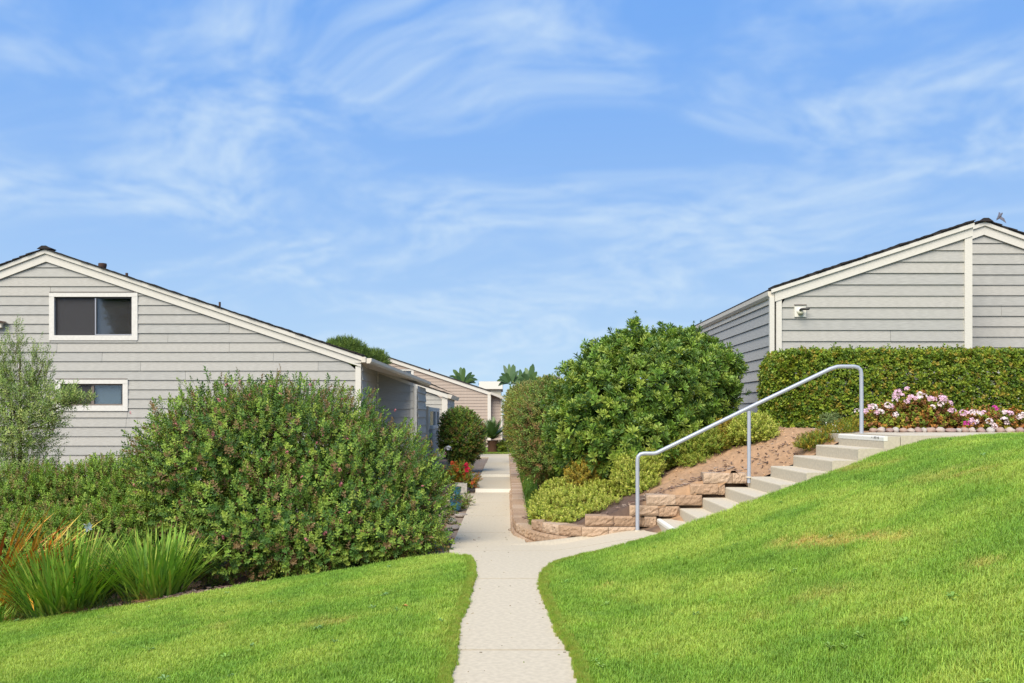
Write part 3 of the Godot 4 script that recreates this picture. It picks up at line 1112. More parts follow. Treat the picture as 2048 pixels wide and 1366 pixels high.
# ---------------------------------------------------------------- houses in place
func make_left_house() -> void:
	var d := 20.6
	var s := d / F
	var z := -d
	var X := func(px: float) -> float: return (px - CX) * s
	var Y := func(py: float) -> float: return EYE - (py - HY) * s
	var t := thing("grey_house", "grey clapboard house with two windows and a long gabled roof slope", "house", Vector3(X.call(722), -0.7, z))
	var xa: float = X.call(94.6)
	var ya: float = Y.call(524)
	var left: float = X.call(-280)
	var right: float = X.call(714)
	var expo := 18.72 * s
	var lo := func(y: float) -> float: return clampf(xa - (ya + 0.05 - y) / 0.38, left, 0)
	var hi := func(y: float) -> float: return clampf(xa + (ya + 0.05 - y) / 0.337, -100, right)
	var o1 := Rect2(X.call(100), Y.call(681), 176.5 * s, 95.5 * s)
	var i1 := Rect2(X.call(110), Y.call(671), 155 * s, 77 * s)
	var o2 := Rect2(X.call(111.6), Y.call(822), 145.4 * s, 63.3 * s)
	var i2 := Rect2(X.call(122.5), Y.call(811), 124.5 * s, 43.4 * s)
	var holes := [[o1.position.x + 0.02, o1.end.x - 0.02, o1.position.y + 0.02, o1.end.y - 0.02], [o2.position.x + 0.02, o2.end.x - 0.02, o2.position.y + 0.02, o2.end.y - 0.02]]
	var joints := []
	for q in [[675, 336.5], [657, 115], [656, 459], [694, 115], [694, 459], [713, 205], [713, 547], [732, 282], [732, 636.6], [751, 371.6], [845, 253], [826, 520], [600, 410]]:
		joints.append([Y.call(q[0]), X.call(q[1])])
	var mats := [M.siding, M.siding, M.siding2, M.siding3, M.siding4, M.siding5]
	clad(t, Vector3(0, 0, z), Vector3.RIGHT, Vector3.BACK, Y.call(535.4 + 18.72 * 28), ya + 0.04, lo, hi, expo, mats, joints, holes)
	core(t, [Vector3(left, -1.4, z - 0.7), Vector3(left, lo.call(0) * 0 + Y.call(524 + 0.38 * 374), z - 0.7), Vector3(xa, ya, z - 0.7), Vector3(right, Y.call(733), z - 0.7), Vector3(right, -1.4, z - 0.7)], Vector3.BACK, 0.1, M.room)
	window(t, o1, i1, z, 0.515, M.dark_frame, M.dark_frame, "screen blind", "blind")
	window(t, o2, i2, z, 0.50, M.bronze, M.bronze, "screen", "shade", 0.10)
	var sl := st_new()
	# bright inner rail of the sliding sash
	box(sl, Vector3(X.call(190), Y.call(670), z - 0.004), Vector3(X.call(192.3), Y.call(596), z + 0.004))
	box(sl, Vector3(X.call(192.4), Y.call(670), z - 0.004), Vector3(X.call(265), Y.call(668.4), z + 0.004))
	obj("sash_rail", sl, M.alu, t)
	# rake boards
	var rk := st_new()
	var V := func(px: float, py: float, off: float) -> Vector3: return Vector3(X.call(px), Y.call(py), z + off)
	plank(rk, V.call(94.6, 524, 0.034), V.call(723, 734, 0.034), V.call(723, 718, 0.034), V.call(94.6, 505, 0.034), Vector3.BACK, 0.03)
	obj("rake_board", rk, M.trim, t)
	var rk2 := st_new()
	plank(rk2, V.call(-280, 666, 0.034), V.call(94.5, 524, 0.034), V.call(94.5, 505, 0.034), V.call(-280, 647, 0.034), Vector3.BACK, 0.03)
	obj("rake_board", rk2, M.trim, t)
	var tr := st_new()
	plank(tr, V.call(94.0, 508, 0.066), V.call(725, 721.5, 0.066), V.call(725, 713.5, 0.066), V.call(94.0, 500, 0.066), Vector3.BACK, 0.035)
	obj("rake_trim", tr, M.trim, t)
	var tr2 := st_new()
	plank(tr2, V.call(-280, 650, 0.066), V.call(93.9, 508, 0.066), V.call(93.9, 500, 0.066), V.call(-280, 642, 0.066), Vector3.BACK, 0.035)
	obj("rake_trim", tr2, M.trim, t)
	# roof slopes
	var back := Vector3(0, 0, -17.0)
	var rf := st_new()
	var a: Vector3 = V.call(94, 500, 0.1)
	var e: Vector3 = V.call(724, 713.5, 0.1)
	hexa(rf, [a + Vector3(0, 0.002, 0), e + Vector3(0, 0.002, 0), e + Vector3(0, 0.03, 0), a + Vector3(0, 0.03, 0), a + back, e + back, e + back + Vector3(0, 0.03, 0), a + back + Vector3(0, 0.03, 0)])
	var roof := obj("roof", rf, M.roof, t)
	var rf2 := st_new()
	var e2: Vector3 = V.call(-280, 642, 0.1)
	hexa(rf2, [e2 + Vector3(0, 0.002, 0), a + Vector3(-0.002, 0.002, 0), a + Vector3(-0.002, 0.03, 0), e2 + Vector3(0, 0.03, 0), e2 + back, a + back + Vector3(-0.002, 0, 0), a + back + Vector3(-0.002, 0.03, 0), e2 + back + Vector3(0, 0.03, 0)])
	obj("roof", rf2, M.roof, t)
	shingle_edge(roof, a + Vector3(-0.1, 0.028, 0.02), e + Vector3(0, 0.025, 0.02), Vector3.BACK, 0.4)
	shingle_edge(roof, e2 + Vector3(0, 0.03, 0.02), a + Vector3(0.06, 0.03, 0.02), Vector3.BACK, 0.4)
	var rd := st_new()
	plank(rd, a + Vector3(-0.16, 0.0, 0.0), a + Vector3(0.16, 0.0, 0), a + Vector3(0.05, 0.075, 0), a + Vector3(-0.05, 0.075, 0), Vector3.BACK, 0.05)
	obj("ridge_cap", rd, M.shingle, roof)
	# vents standing on the slope behind the edge
	for q in [[205, 528.5, 545, 6.5, 3.2], [253.5, 546, 560, 2.6, 3.0], [439.5, 604, 622, 2.1, 3.0]]:
		var dv: float = d + q[4]
		var base := Vector3((q[0] - CX) * dv / F, 0, -dv)
		base.y = a.y - 0.34 * (base.x - a.x) 
		var top: float = EYE - (q[1] - HY) * dv / F
		var rr: float = q[3] * dv / F
		var st := st_new()
		tube(st, [Vector3(base.x, base.y - 0.1, base.z), Vector3(base.x, top, base.z)], [rr, rr], 12)
		if q[3] > 5: tube(st, [Vector3(base.x, top - 0.10, base.z), Vector3(base.x, top - 0.03, base.z), Vector3(base.x, top + 0.02, base.z)], [rr * 1.05, rr * 1.25, rr * 1.2], 12)
		obj("vent_pipe", st, M.rust, roof)
	# corner board
	var cp := st_new()
	box(cp, Vector3(X.call(711.5), -1.3, z + 0.004), Vector3(X.call(722.5), Y.call(733), z + 0.045))
	obj("corner_board", cp, M.trim, t)
	# wall under the slanting eave: side, wing front, wing side
	var xs: float = X.call(722.6)
	var dw := 23.0
	var top_s := 2.885
	var bottom := Y.call(535.4 + 18.72 * 28) as float
	clad(t, Vector3(xs, 0, 0), Vector3.FORWARD, Vector3.RIGHT, bottom, top_s, func(_y): return d - 0.0, func(_y): return dw, expo, mats)
	var xw := -2.36
	var hi_w := func(y: float) -> float: return clampf(xs + (2.90 - y) / 0.416, xs, xw)
	clad(t, Vector3(0, 0, -dw), Vector3.RIGHT, Vector3.BACK, bottom, 2.86, func(_y): return xs + 0.02, hi_w, expo, mats)
	clad(t, Vector3(xw + 0.09, 0, 0), Vector3.FORWARD, Vector3.RIGHT, bottom, 2.47, func(_y): return dw, func(_y): return 25.3, expo, mats)
	for q in [[749.7, 757.5, 2.88, dw - 0.03], [821.0, 828.3, 2.50, dw - 0.03]]:
		var st := st_new()
		box(st, Vector3((q[0] - CX) * dw / F, -0.9, -q[3]), Vector3((q[1] - CX) * dw / F, q[2], -q[3] - 0.1))
		obj("corner_board", st, M.trim, t)
	var ds := st_new()
	box(ds, Vector3((829.2 - CX) * dw / F, -0.6, -dw + 0.10), Vector3((834.2 - CX) * dw / F, 2.46, -dw + 0.03))
	obj("downspout", ds, M.trim, t)
	var wt := st_new()
	plank(wt, Vector3(xs + 0.04, 2.79, -dw), Vector3(xw + 0.06, 2.425, -dw), Vector3(xw + 0.06, 2.50, -dw), Vector3(xs + 0.04, 2.88, -dw), Vector3.BACK, 0.05)
	obj("frieze_board", wt, M.trim, t)
	# slanting eave: gutter trough, soffit and the roof above
	var g0 := P(733, 716.5, 20.48)
	var g1 := P(853, 764, 24.0)
	var gd := (g1 - g0).normalized()
	var side := gd.cross(Vector3.UP).normalized()
	var gt := st_new()
	var prof := [Vector2(0, 0.0), Vector2(0, -0.115), Vector2(0.085, -0.115), Vector2(0.12, -0.07), Vector2(0.125, 0.0)]
	for i in prof.size():
		var p0: Vector2 = prof[i]
		var p1: Vector2 = prof[(i + 1) % prof.size()]
		quad(gt, g0 + side * p0.x + Vector3(0, p0.y, 0), g0 + side * p1.x + Vector3(0, p1.y, 0), g1 + side * p1.x + Vector3(0, p1.y, 0), g1 + side * p0.x + Vector3(0, p0.y, 0))
	for q in [g0, g1]:
		for i in range(1, 4):
			tri(gt, q + side * prof[0].x + Vector3(0, prof[0].y, 0), q + side * prof[i].x + Vector3(0, prof[i].y, 0), q + side * prof[i + 1].x + Vector3(0, prof[i + 1].y, 0))
	obj("gutter", gt, M.gutter, t)
	var gf := st_new()
	box(gf, P(722.5, 724.5, 20.47), P(733, 714.5, 20.6))
	obj("gutter_end", gf, M.gutter, t)
	var sf := st_new()
	var in0 := Vector3(xs - 0.25, g0.y - 0.10, -20.55)
	var in1 := Vector3(xs - 0.25, g0.y - 0.1, -29.0)
	var ou1 := Vector3(g1.x, g1.y - 0.09, -29.0)
	quad(sf, in0, in1, ou1, g1 + Vector3(0, -0.09, 0))
	tri(sf, in0, g1 + Vector3(0, -0.09, 0), g0 + Vector3(0, -0.10, 0))
	quad(sf, g0 + Vector3(0, 0.02, 0), g1 + Vector3(0, 0.02, 0), Vector3(g1.x, g1.y + 0.02, -38), Vector3(g0.x, g0.y + 0.02, -38))
	obj("soffit", sf, M.gutter, t)
	var rl := st_new()
	box(rl, Vector3(xw + 0.08, -0.9, -25.4), Vector3(-6, 2.4, -25.3))
	obj("wall_core", rl, M.siding, t)
	# small side window half hidden by the bush
	var sw := st_new()
	box(sw, Vector3(xs + 0.02, 1.2, -21.25), Vector3(xs + 0.06, 2.12, -22.5))
	obj("side_window_trim", sw, M.window_trim, t)
	var sg := st_new()
	box(sg, Vector3(xs + 0.061, 1.3, -21.4), Vector3(xs + 0.066, 2.02, -22.35))
	obj("side_window_pane", sg, M.grey_glass, t)
	# porch eave poking in at the picture's edge
	var pe := st_new()
	box(pe, P(-60, 655, 20.46), P(7, 645, 20.55))
	obj("porch_fascia", pe, M.gutter, t)
	var pe2 := st_new()
	hexa(pe2, [P(-60, 645, 20.42), P(13, 645, 20.42), P(13, 643.5, 20.42), P(-60, 632, 20.42), P(-60, 645, 20.55), P(13, 645, 20.55), P(13, 643.5, 20.55), P(-60, 632, 20.55)])
	obj("porch_roof", pe2, M.rust, t)

func make_right_house() -> void:
	var d := 16.9
	var s := d / F
	var z := -d
	var X := func(px: float) -> float: return (px - CX) * s
	var Y := func(py: float) -> float: return EYE - (py - HY) * s
	var V := func(px: float, py: float, off: float) -> Vector3: return Vector3(X.call(px), Y.call(py), z + off)
	var t := thing("grey_house", "grey clapboard house standing above the clipped hedge at the top of the steps", "house", Vector3(X.call(1545), 1.4, z))
	var mats := [M.siding, M.siding, M.siding2, M.siding3, M.siding4, M.siding5]
	var expo := 22.73 * s
	var x0: float = X.call(1560)
	var x1: float = X.call(1929)
	var yb: float = Y.call(599)
	var lo := func(y: float) -> float: return clampf(x0 + (y - yb - 0.05) / 0.3315, x0, x1)
	clad(t, Vector3(0, 0, z), Vector3.RIGHT, Vector3.BACK, Y.call(501 + 22.73 * 17), Y.call(476), lo, func(_y): return x1, expo, mats, [[Y.call(672), X.call(1780)]])
	# the set-back part with the ridge
	var d2 := 18.5
	var s2 := d2 / F
	var X2 := func(px: float) -> float: return (px - CX) * s2
	var Y2 := func(py: float) -> float: return EYE - (py - HY) * s2
	var V2 := func(px: float, py: float, off: float) -> Vector3: return Vector3(X2.call(px), Y2.call(py), -d2 + off)
	var xa: float = X2.call(1965)
	var ya: float = Y2.call(470.5)
	var hi2 := func(y: float) -> float: return clampf(xa + (ya + 0.05 - y) / 0.355, xa - 0.01, X2.call(2420))
	var lo2 := func(y: float) -> float: return clampf(xa - (ya + 0.05 - y) / 0.33, X2.call(1930), xa)
	clad(t, Vector3(0, 0, -d2), Vector3.RIGHT, Vector3.BACK, Y2.call(486.7 + 20.8 * 17), ya + 0.04, lo2, hi2, 20.8 * s2, mats, [[Y2.call(621), X2.call(2001.5)]])
	# side wall running back
	var xs: float = X.call(1546)
	clad(t, Vector3(xs, 0, 0), Vector3.FORWARD, Vector3.LEFT, Y.call(622 + 22.6 * 10), Y.call(601), func(_y): return d, func(_y): return 31.0, 22.6 * s, mats, [[Y.call(745), 18.9], [Y.call(770), 21.4], [Y.call(657), 20.2]])
	core(t, [Vector3(xs + 0.05, 1.0, z - 0.1), Vector3(xs + 0.05, Y.call(601), z - 0.1), Vector3(x1, Y.call(480), z - 0.1), Vector3(x1, 1.0, z - 0.1)], Vector3.BACK, 0.1, M.room)
	var rw := st_new()
	box(rw, Vector3(x1 - 0.05, 1.0, z - 0.05), Vector3(X.call(1941), Y.call(478), -d2 - 0.2))
	obj("return_wall", rw, M.siding, t)
	# boards at the corners
	for q in [[1551.0, 1562.0, 600.5], [1927.0, 1942.0, 470.0]]:
		var st := st_new()
		box(st, V.call(q[0], 880, 0.006), V.call(q[1], q[2], 0.05))
		obj("corner_board", st, M.trim, t)
	var ds := st_new()
	box(ds, V.call(1537.3, 880, 0.01), V.call(1546.6, 595, 0.075))
	obj("downspout", ds, M.trim, t)
	# rake boards of the front part
	var rk := st_new()
	plank(rk, V.call(1548, 604, 0.034), V.call(1942.5, 473, 0.034), V.call(1942.5, 455.5, 0.034), V.call(1548, 585, 0.034), Vector3.BACK, 0.03)
	obj("rake_board", rk, M.trim, t)
	var tr := st_new()
	plank(tr, V.call(1540, 587, 0.066), V.call(1943.5, 455.5, 0.066), V.call(1943.5, 447.5, 0.066), V.call(1540, 580, 0.066), Vector3.BACK, 0.035)
	obj("rake_trim", tr, M.trim, t)
	var back := Vector3(0, 0, -14.5)
	var up := Vector3(0, 0.03, 0)
	var lift := Vector3(0, 0.003, 0)
	var rf := st_new()
	var a: Vector3 = V.call(1546, 577.5, 0.1)
	var e: Vector3 = V.call(1943, 447.5, 0.1)
	hexa(rf, [a + lift, e + lift, e + up, a + up, a + back, e + back, e + back + up, a + back + up])
	var roof := obj("roof", rf, M.roof, t)
	shingle_edge(roof, a + up * 0.9, e + up * 0.9, Vector3.BACK, 0.4)
	# rake boards of the ridge part
	for q in [[1928.0, 484.0, 1965.0, 470.5, 452.5, 464.5], [1965.1, 470.5, 2420.0, 632.0, 614.0, 452.5]]:
		var st := st_new()
		plank(st, V2.call(q[0], q[1], 0.034), V2.call(q[2], q[3], 0.034), V2.call(q[2], q[4], 0.034), V2.call(q[0], q[5], 0.034), Vector3.BACK, 0.03)
		obj("rake_board", st, M.trim, t)
	for q in [[1925.0, 466.0, 1965.0, 453.0, 445.5, 458.5], [1965.1, 453.0, 2420.0, 614.0, 606.0, 445.5]]:
		var st := st_new()
		plank(st, V2.call(q[0], q[1], 0.066), V2.call(q[2], q[3], 0.066), V2.call(q[2], q[4], 0.066), V2.call(q[0], q[5], 0.066), Vector3.BACK, 0.035)
		obj("rake_trim", st, M.trim, t)
	var rf2 := st_new()
	var k: Vector3 = V2.call(1965, 445.5, 0.1)
	var k2: Vector3 = V2.call(2420, 606, 0.1)
	var k0: Vector3 = V2.call(1915, 462.0, 0.1)
	hexa(rf2, [k + lift, k2 + lift, k2 + up, k + up, k + back, k2 + back, k2 + back + up, k + back + up])
	obj("roof", rf2, M.roof, t)
	var rf3 := st_new()
	hexa(rf3, [k0 + lift, k + lift, k + up, k0 + up, k0 + back, k + back, k + back + up, k0 + back + up])
	obj("roof", rf3, M.roof, t)
	shingle_edge(roof, k + up * 0.9, k2 + up * 0.9, Vector3.BACK, 0.4)
	shingle_edge(roof, k0 + up * 0.9, k + up * 0.9, Vector3.BACK, 0.4)
	var rd := st_new()
	plank(rd, k + Vector3(-0.15, 0.0, 0.0), k + Vector3(0.15, 0.0, 0), k + Vector3(0.05, 0.07, 0), k + Vector3(-0.05, 0.07, 0), Vector3.BACK, 0.05)
	obj("ridge_cap", rd, M.shingle, roof)
	# gutter along the side eave
	var g0: Vector3 = V.call(1547, 583.5, 0.06)
	var prof := [Vector2(0, 0.0), Vector2(0, -0.125), Vector2(-0.085, -0.125), Vector2(-0.12, -0.075), Vector2(-0.125, 0.0)]
	var gt := st_new()
	var gb := Vector3(0, 0, -14.5)
	for i in prof.size():
		var p0 := g0 + Vector3(prof[i].x, prof[i].y, 0)
		var p1 := g0 + Vector3(prof[(i + 1) % prof.size()].x, prof[(i + 1) % prof.size()].y, 0)
		quad(gt, p0, p1, p1 + gb, p0 + gb)
	for i in range(1, 4):
		tri(gt, g0, g0 + Vector3(prof[i].x, prof[i].y, 0), g0 + Vector3(prof[i + 1].x, prof[i + 1].y, 0))
	obj("gutter", gt, M.gutter, t)
	var fr := st_new()
	box(fr, Vector3(xs - 0.045, Y.call(607), z), Vector3(xs - 0.008, Y.call(592), -31))
	obj("frieze_board", fr, M.gutter, t)
	# outdoor lamp on its square plate
	var w := thing("wall_lamp", "small outdoor flood lamp on a square cream plate on the grey gable wall", "lamp", V.call(1599, 634.4, 0.03))
	var pl := st_new()
	box(pl, V.call(1587.4, 634.4, 0.0), V.call(1610.5, 611.5, 0.055))
	obj("mounting_plate", pl, M.plate, w)
	var dc := st_new()
	box(dc, V.call(1587.0, 611.4, 0.0), V.call(1610.9, 609.6, 0.07))
	obj("plate_cap", dc, M.bronze, w)
	var bo := st_new()
	lump(bo, V.call(1597.5, 622.5, 0.06), Vector3(0.062, 0.062, 0.04), 0.02, 3, 14, 8)
	obj("round_base", bo, M.plate, w)
	var se := st_new()
	lump(se, V.call(1598.5, 627.5, 0.09), Vector3(0.052, 0.036, 0.045), 0.02, 4, 14, 8)
	obj("sensor_dome", se, M.lens, w)
	var hd := st_new()
	tube(hd, [V.call(1595.5, 621.5, 0.10), V.call(1598, 620.2, 0.12), V.call(1604, 619.8, 0.15), V.call(1611, 619.6, 0.18), V.call(1612.5, 619.6, 0.19)], [0.015, 0.022, 0.024, 0.025, 0.015], 12)
	obj("lamp_head", hd, M.lamp_black, w)

func make_far_houses() -> void:
	# tan gable beyond the path
	var d := 62.4
	var s := d / F
	var z := -d
	var X := func(px: float) -> float: return (px - CX) * s
	var Y := func(py: float) -> float: return EYE - (py - HY) * s
	var V := func(px: float, py: float, off: float) -> Vector3: return Vector3(X.call(px), Y.call(py), z + off)
	var t := thing("tan_house", "tan clapboard house with a cream rake at the far end of the path", "house", Vector3(X.call(979), -0.3, z))
	var xa: float = X.call(774.8)
	var ya: float = Y.call(721.4)
	var lo := func(y: float) -> float: return clampf(xa - (ya + 0.1 - y) / 0.38, X.call(640), xa)
	var hi := func(y: float) -> float: return clampf(xa + (ya + 0.1 - y) / 0.337, xa, X.call(977))
	var wo := Rect2(X.call(796), Y.call(760), 31.5 * s, 21.5 * s)
	var wi := Rect2(X.call(801), Y.call(757), 22 * s, 15.5 * s)
	clad(t, Vector3(0, 0, z), Vector3.RIGHT, Vector3.BACK, Y.call(899), ya + 0.1, lo, hi, 6.16 * s, [M.tan_siding], [], [[wo.position.x + 0.02, wo.end.x - 0.02, wo.position.y + 0.02, wo.end.y - 0.02]], 0.034)
	window(t, wo, wi, z, 0.45, M.dark_frame, M.window_trim, "dark", "shade", 0.1)
	core(t, [Vector3(X.call(640), -1, z - 0.8), Vector3(X.call(640), Y.call(770), z - 0.8), Vector3(xa, ya, z - 0.8), Vector3(X.call(976), Y.call(787), z - 0.8), Vector3(X.call(976), -1, z - 0.8)], Vector3.BACK, 0.1, M.room)
	var wx := X.call(976) as float
	var hw := func(y: float) -> float: return clampf(X.call(982) + (Y.call(787) - y) / 0.45, X.call(982), X.call(1004))
	clad(t, Vector3(0, 0, z - 0.4), Vector3.RIGHT, Vector3.BACK, Y.call(899), Y.call(786), func(_y): return wx, hw, 6.16 * s, [M.tan_siding], [], [], 0.034)
	for q in [[774.8, 722.0, 981.5, 791.0, 783.5, 714.5], [640.0, 773.0, 774.7, 722.0, 714.5, 765.0]]:
		var st := st_new()
		plank(st, V.call(q[0], q[1], 0.05), V.call(q[2], q[3], 0.05), V.call(q[2], q[4], 0.05), V.call(q[0], q[5], 0.05), Vector3.BACK, 0.06)
		obj("rake_board", st, M.trim, t)
		var rf := st_new()
		var b := Vector3(0, 0, -14)
		var u := Vector3(0, 0.07, 0)
		var p0: Vector3 = V.call(q[0], q[5], 0.16)
		var p1: Vector3 = V.call(q[2], q[4], 0.16)
		hexa(rf, [p0, p1, p1 + u, p0 + u, p0 + b, p1 + b, p1 + b + u, p0 + b + u])
		obj("roof", rf, M.roof, t)
	for q in [[975.2, 981.8, 789.0, 0.1], [1001.5, 1004.5, 797.0, -0.3]]:
		var st := st_new()
		box(st, V.call(q[0], 902, q[3] - 0.06), V.call(q[1], q[2], q[3]))
		obj("corner_board", st, M.trim, t)
	var gt := st_new()
	hexa(gt, [V.call(981, 788.5, 0.3), V.call(1008, 799, 0.0), V.call(1008, 794, 0.0), V.call(981, 783.5, 0.3), V.call(981, 788.5, -0.4), V.call(1008, 799, -0.8), V.call(1008, 794, -0.8), V.call(981, 783.5, -0.4)])
	obj("gutter", gt, M.gutter, t)
	var vp := st_new()
	tube(vp, [P(859, 742, 64), P(859, 737.5, 64)], [0.06, 0.06], 8)
	obj("vent_pipe", vp, M.rust, t)

	# the next grey unit
	d = 40.8
	s = d / F
	z = -d
	X = func(px: float) -> float: return (px - CX) * s
	Y = func(py: float) -> float: return EYE - (py - HY) * s
	V = func(px: float, py: float, off: float) -> Vector3: return Vector3(X.call(px), Y.call(py), z + off)
	t = thing("grey_annex", "pale grey clapboard wing with a sloping cream rake between the grey and tan houses", "house", Vector3(X.call(890), -0.3, z))
	var hi3 := func(y: float) -> float: return clampf(X.call(840) + (Y.call(777) - y) / 0.36, X.call(815), X.call(886))
	clad(t, Vector3(0, 0, z), Vector3.RIGHT, Vector3.BACK, Y.call(884), Y.call(772), func(_y): return X.call(800), hi3, 9.4 * s, [M.siding3], [], [], 0.03)
	clad(t, Vector3(X.call(895), 0, 0), Vector3.FORWARD, Vector3.RIGHT, Y.call(884), Y.call(794), func(_y): return 40.8, func(_y): return 46.0, 9.4 * s, [M.siding2], [], [], 0.03)
	var cb := st_new()
	box(cb, V.call(884, 900, 0.004), V.call(895, 792, 0.07))
	obj("corner_board", cb, M.trim, t)
	var rb := st_new()
	plank(rb, V.call(800, 766, 0.08), V.call(896, 797, 0.08), V.call(896, 788.5, 0.08), V.call(800, 757.5, 0.08), Vector3.BACK, 0.05)
	obj("rake_board", rb, M.trim, t)
	var rr := st_new()
	var b3 := Vector3(0, 0, -6)
	var u3 := Vector3(0, 0.05, 0)
	hexa(rr, [V.call(800, 757.3, 0.15), V.call(897, 788.3, 0.15), V.call(897, 788.3, 0.15) + u3, V.call(800, 757.3, 0.15) + u3, V.call(800, 757.3, -6), V.call(897, 788.3, -6), V.call(897, 788.3, -6) + u3, V.call(800, 757.3, -6) + u3])
	obj("roof", rr, M.roof, t)
	var g3 := st_new()
	hexa(g3, [V.call(896.5, 796.5, 0.15), V.call(902, 797.5, 0.15), V.call(905.5, 790, 0.15), V.call(896.5, 788.5, 0.15), V.call(896.5, 796.5, -6), V.call(902, 797.5, -6), V.call(905.5, 790, -6), V.call(896.5, 788.5, -6)])
	obj("gutter", g3, M.gutter, t)

	# patio wall with a small window, side on to the path
	var w := thing("patio_wall", "low grey patio wall with a cream end post and a small framed window", "wall", Vector3(-2.56, -0.3, -29.5))
	var xw := -2.56
	var ex := 0.2134
	var wy0 := EYE - (859.0 - HY) * 29.5 / F
	clad(w, Vector3(xw, 0, 0), Vector3.FORWARD, Vector3.RIGHT, wy0 - ex * 7, wy0, func(_y): return 29.62, func(_y): return 34.0, ex, [M.siding, M.siding2], [], [], 0.03)
	var po := st_new()
	box(po, Vector3(xw - 0.20, -0.6, -29.62), Vector3(xw + 0.02, 2.02, -29.45))
	obj("end_post", po, M.trim, w)
	var fl := st_new()
	box(fl, Vector3(xw - 3.2, -0.6, -29.66), Vector3(xw - 0.21, 1.95, -29.55))
	obj("front_panel", fl, M.siding, w)
	var fm := st_new()
	for q in [[29.63, 29.9, wy0, 2.0], [32.3, 32.7, wy0, 1.998], [33.9, 34.1, wy0, 1.998]]:
		box(fm, Vector3(xw - 0.02, q[2], -q[0]), Vector3(xw + 0.04, q[3], -q[1]))
	for q in [[29.91, 32.29, wy0, wy0 + 0.12], [29.91, 32.29, 1.86, 1.996], [32.71, 33.89, wy0, wy0 + 0.12], [32.71, 33.89, 1.86, 1.996]]:
		box(fm, Vector3(xw - 0.02, q[2], -q[0]), Vector3(xw + 0.036, q[3], -q[1]))
	obj("window_frame", fm, M.window_trim, w)
	var gl := st_new()
	box(gl, Vector3(xw - 0.012, wy0 + 0.11, -29.9), Vector3(xw - 0.006, 1.87, -32.3))
	box(gl, Vector3(xw - 0.012, wy0 + 0.11, -32.7), Vector3(xw - 0.006, 1.87, -33.9))
	obj("pane", gl, M.grey_glass, w)

	# flat-roofed building far behind
	var fb := thing("cream_building", "cream flat-roofed building with a pale cornice far beyond the shrubs", "building", P(980, 800, 95))
	var q1 := st_new()
	box(q1, P(962, 840, 95), P(1003, 778, 105))
	obj("wall", q1, M.cream_wall, fb)
	var q2 := st_new()
	box(q2, P(958, 778, 94.6), P(1006, 770.5, 106))
	obj("cornice", q2, M.cornice, fb)
	var q3 := st_new()
	hexa(q3, [P(957, 769.5, 95), P(971, 769.5, 95), P(971, 766.5, 95), P(957, 766, 95), P(957, 769.5, 97), P(971, 769.5, 97), P(971, 766.5, 97), P(957, 766, 97)])
	obj("roof_panel", q3, M.panel, fb)

# ---------------------------------------------------------------- lawns
func in_right_lawn(x: float, d: float) -> bool:
	if d < 11.68: return x > table(right_edge, d) + 0.085
	return x > 2.2 and d < 11.74 + (0.0 if x < 5.2 else 0.05)

func in_left_lawn(x: float, d: float) -> bool:
	return x < table(left_edge, d) - 0.085 and d < table(left_far, x)

func dry(x: float, d: float, spots: Array) -> float:
	var k := 0.0
	for s in spots:
		var p := Vector2(x, d)
		var q := Geometry2D.get_closest_point_to_segment(p, s[0], s[1])
		k = maxf(k, s[3] * exp(-p.distance_squared_to(q) / (s[2] * s[2])))
	return k

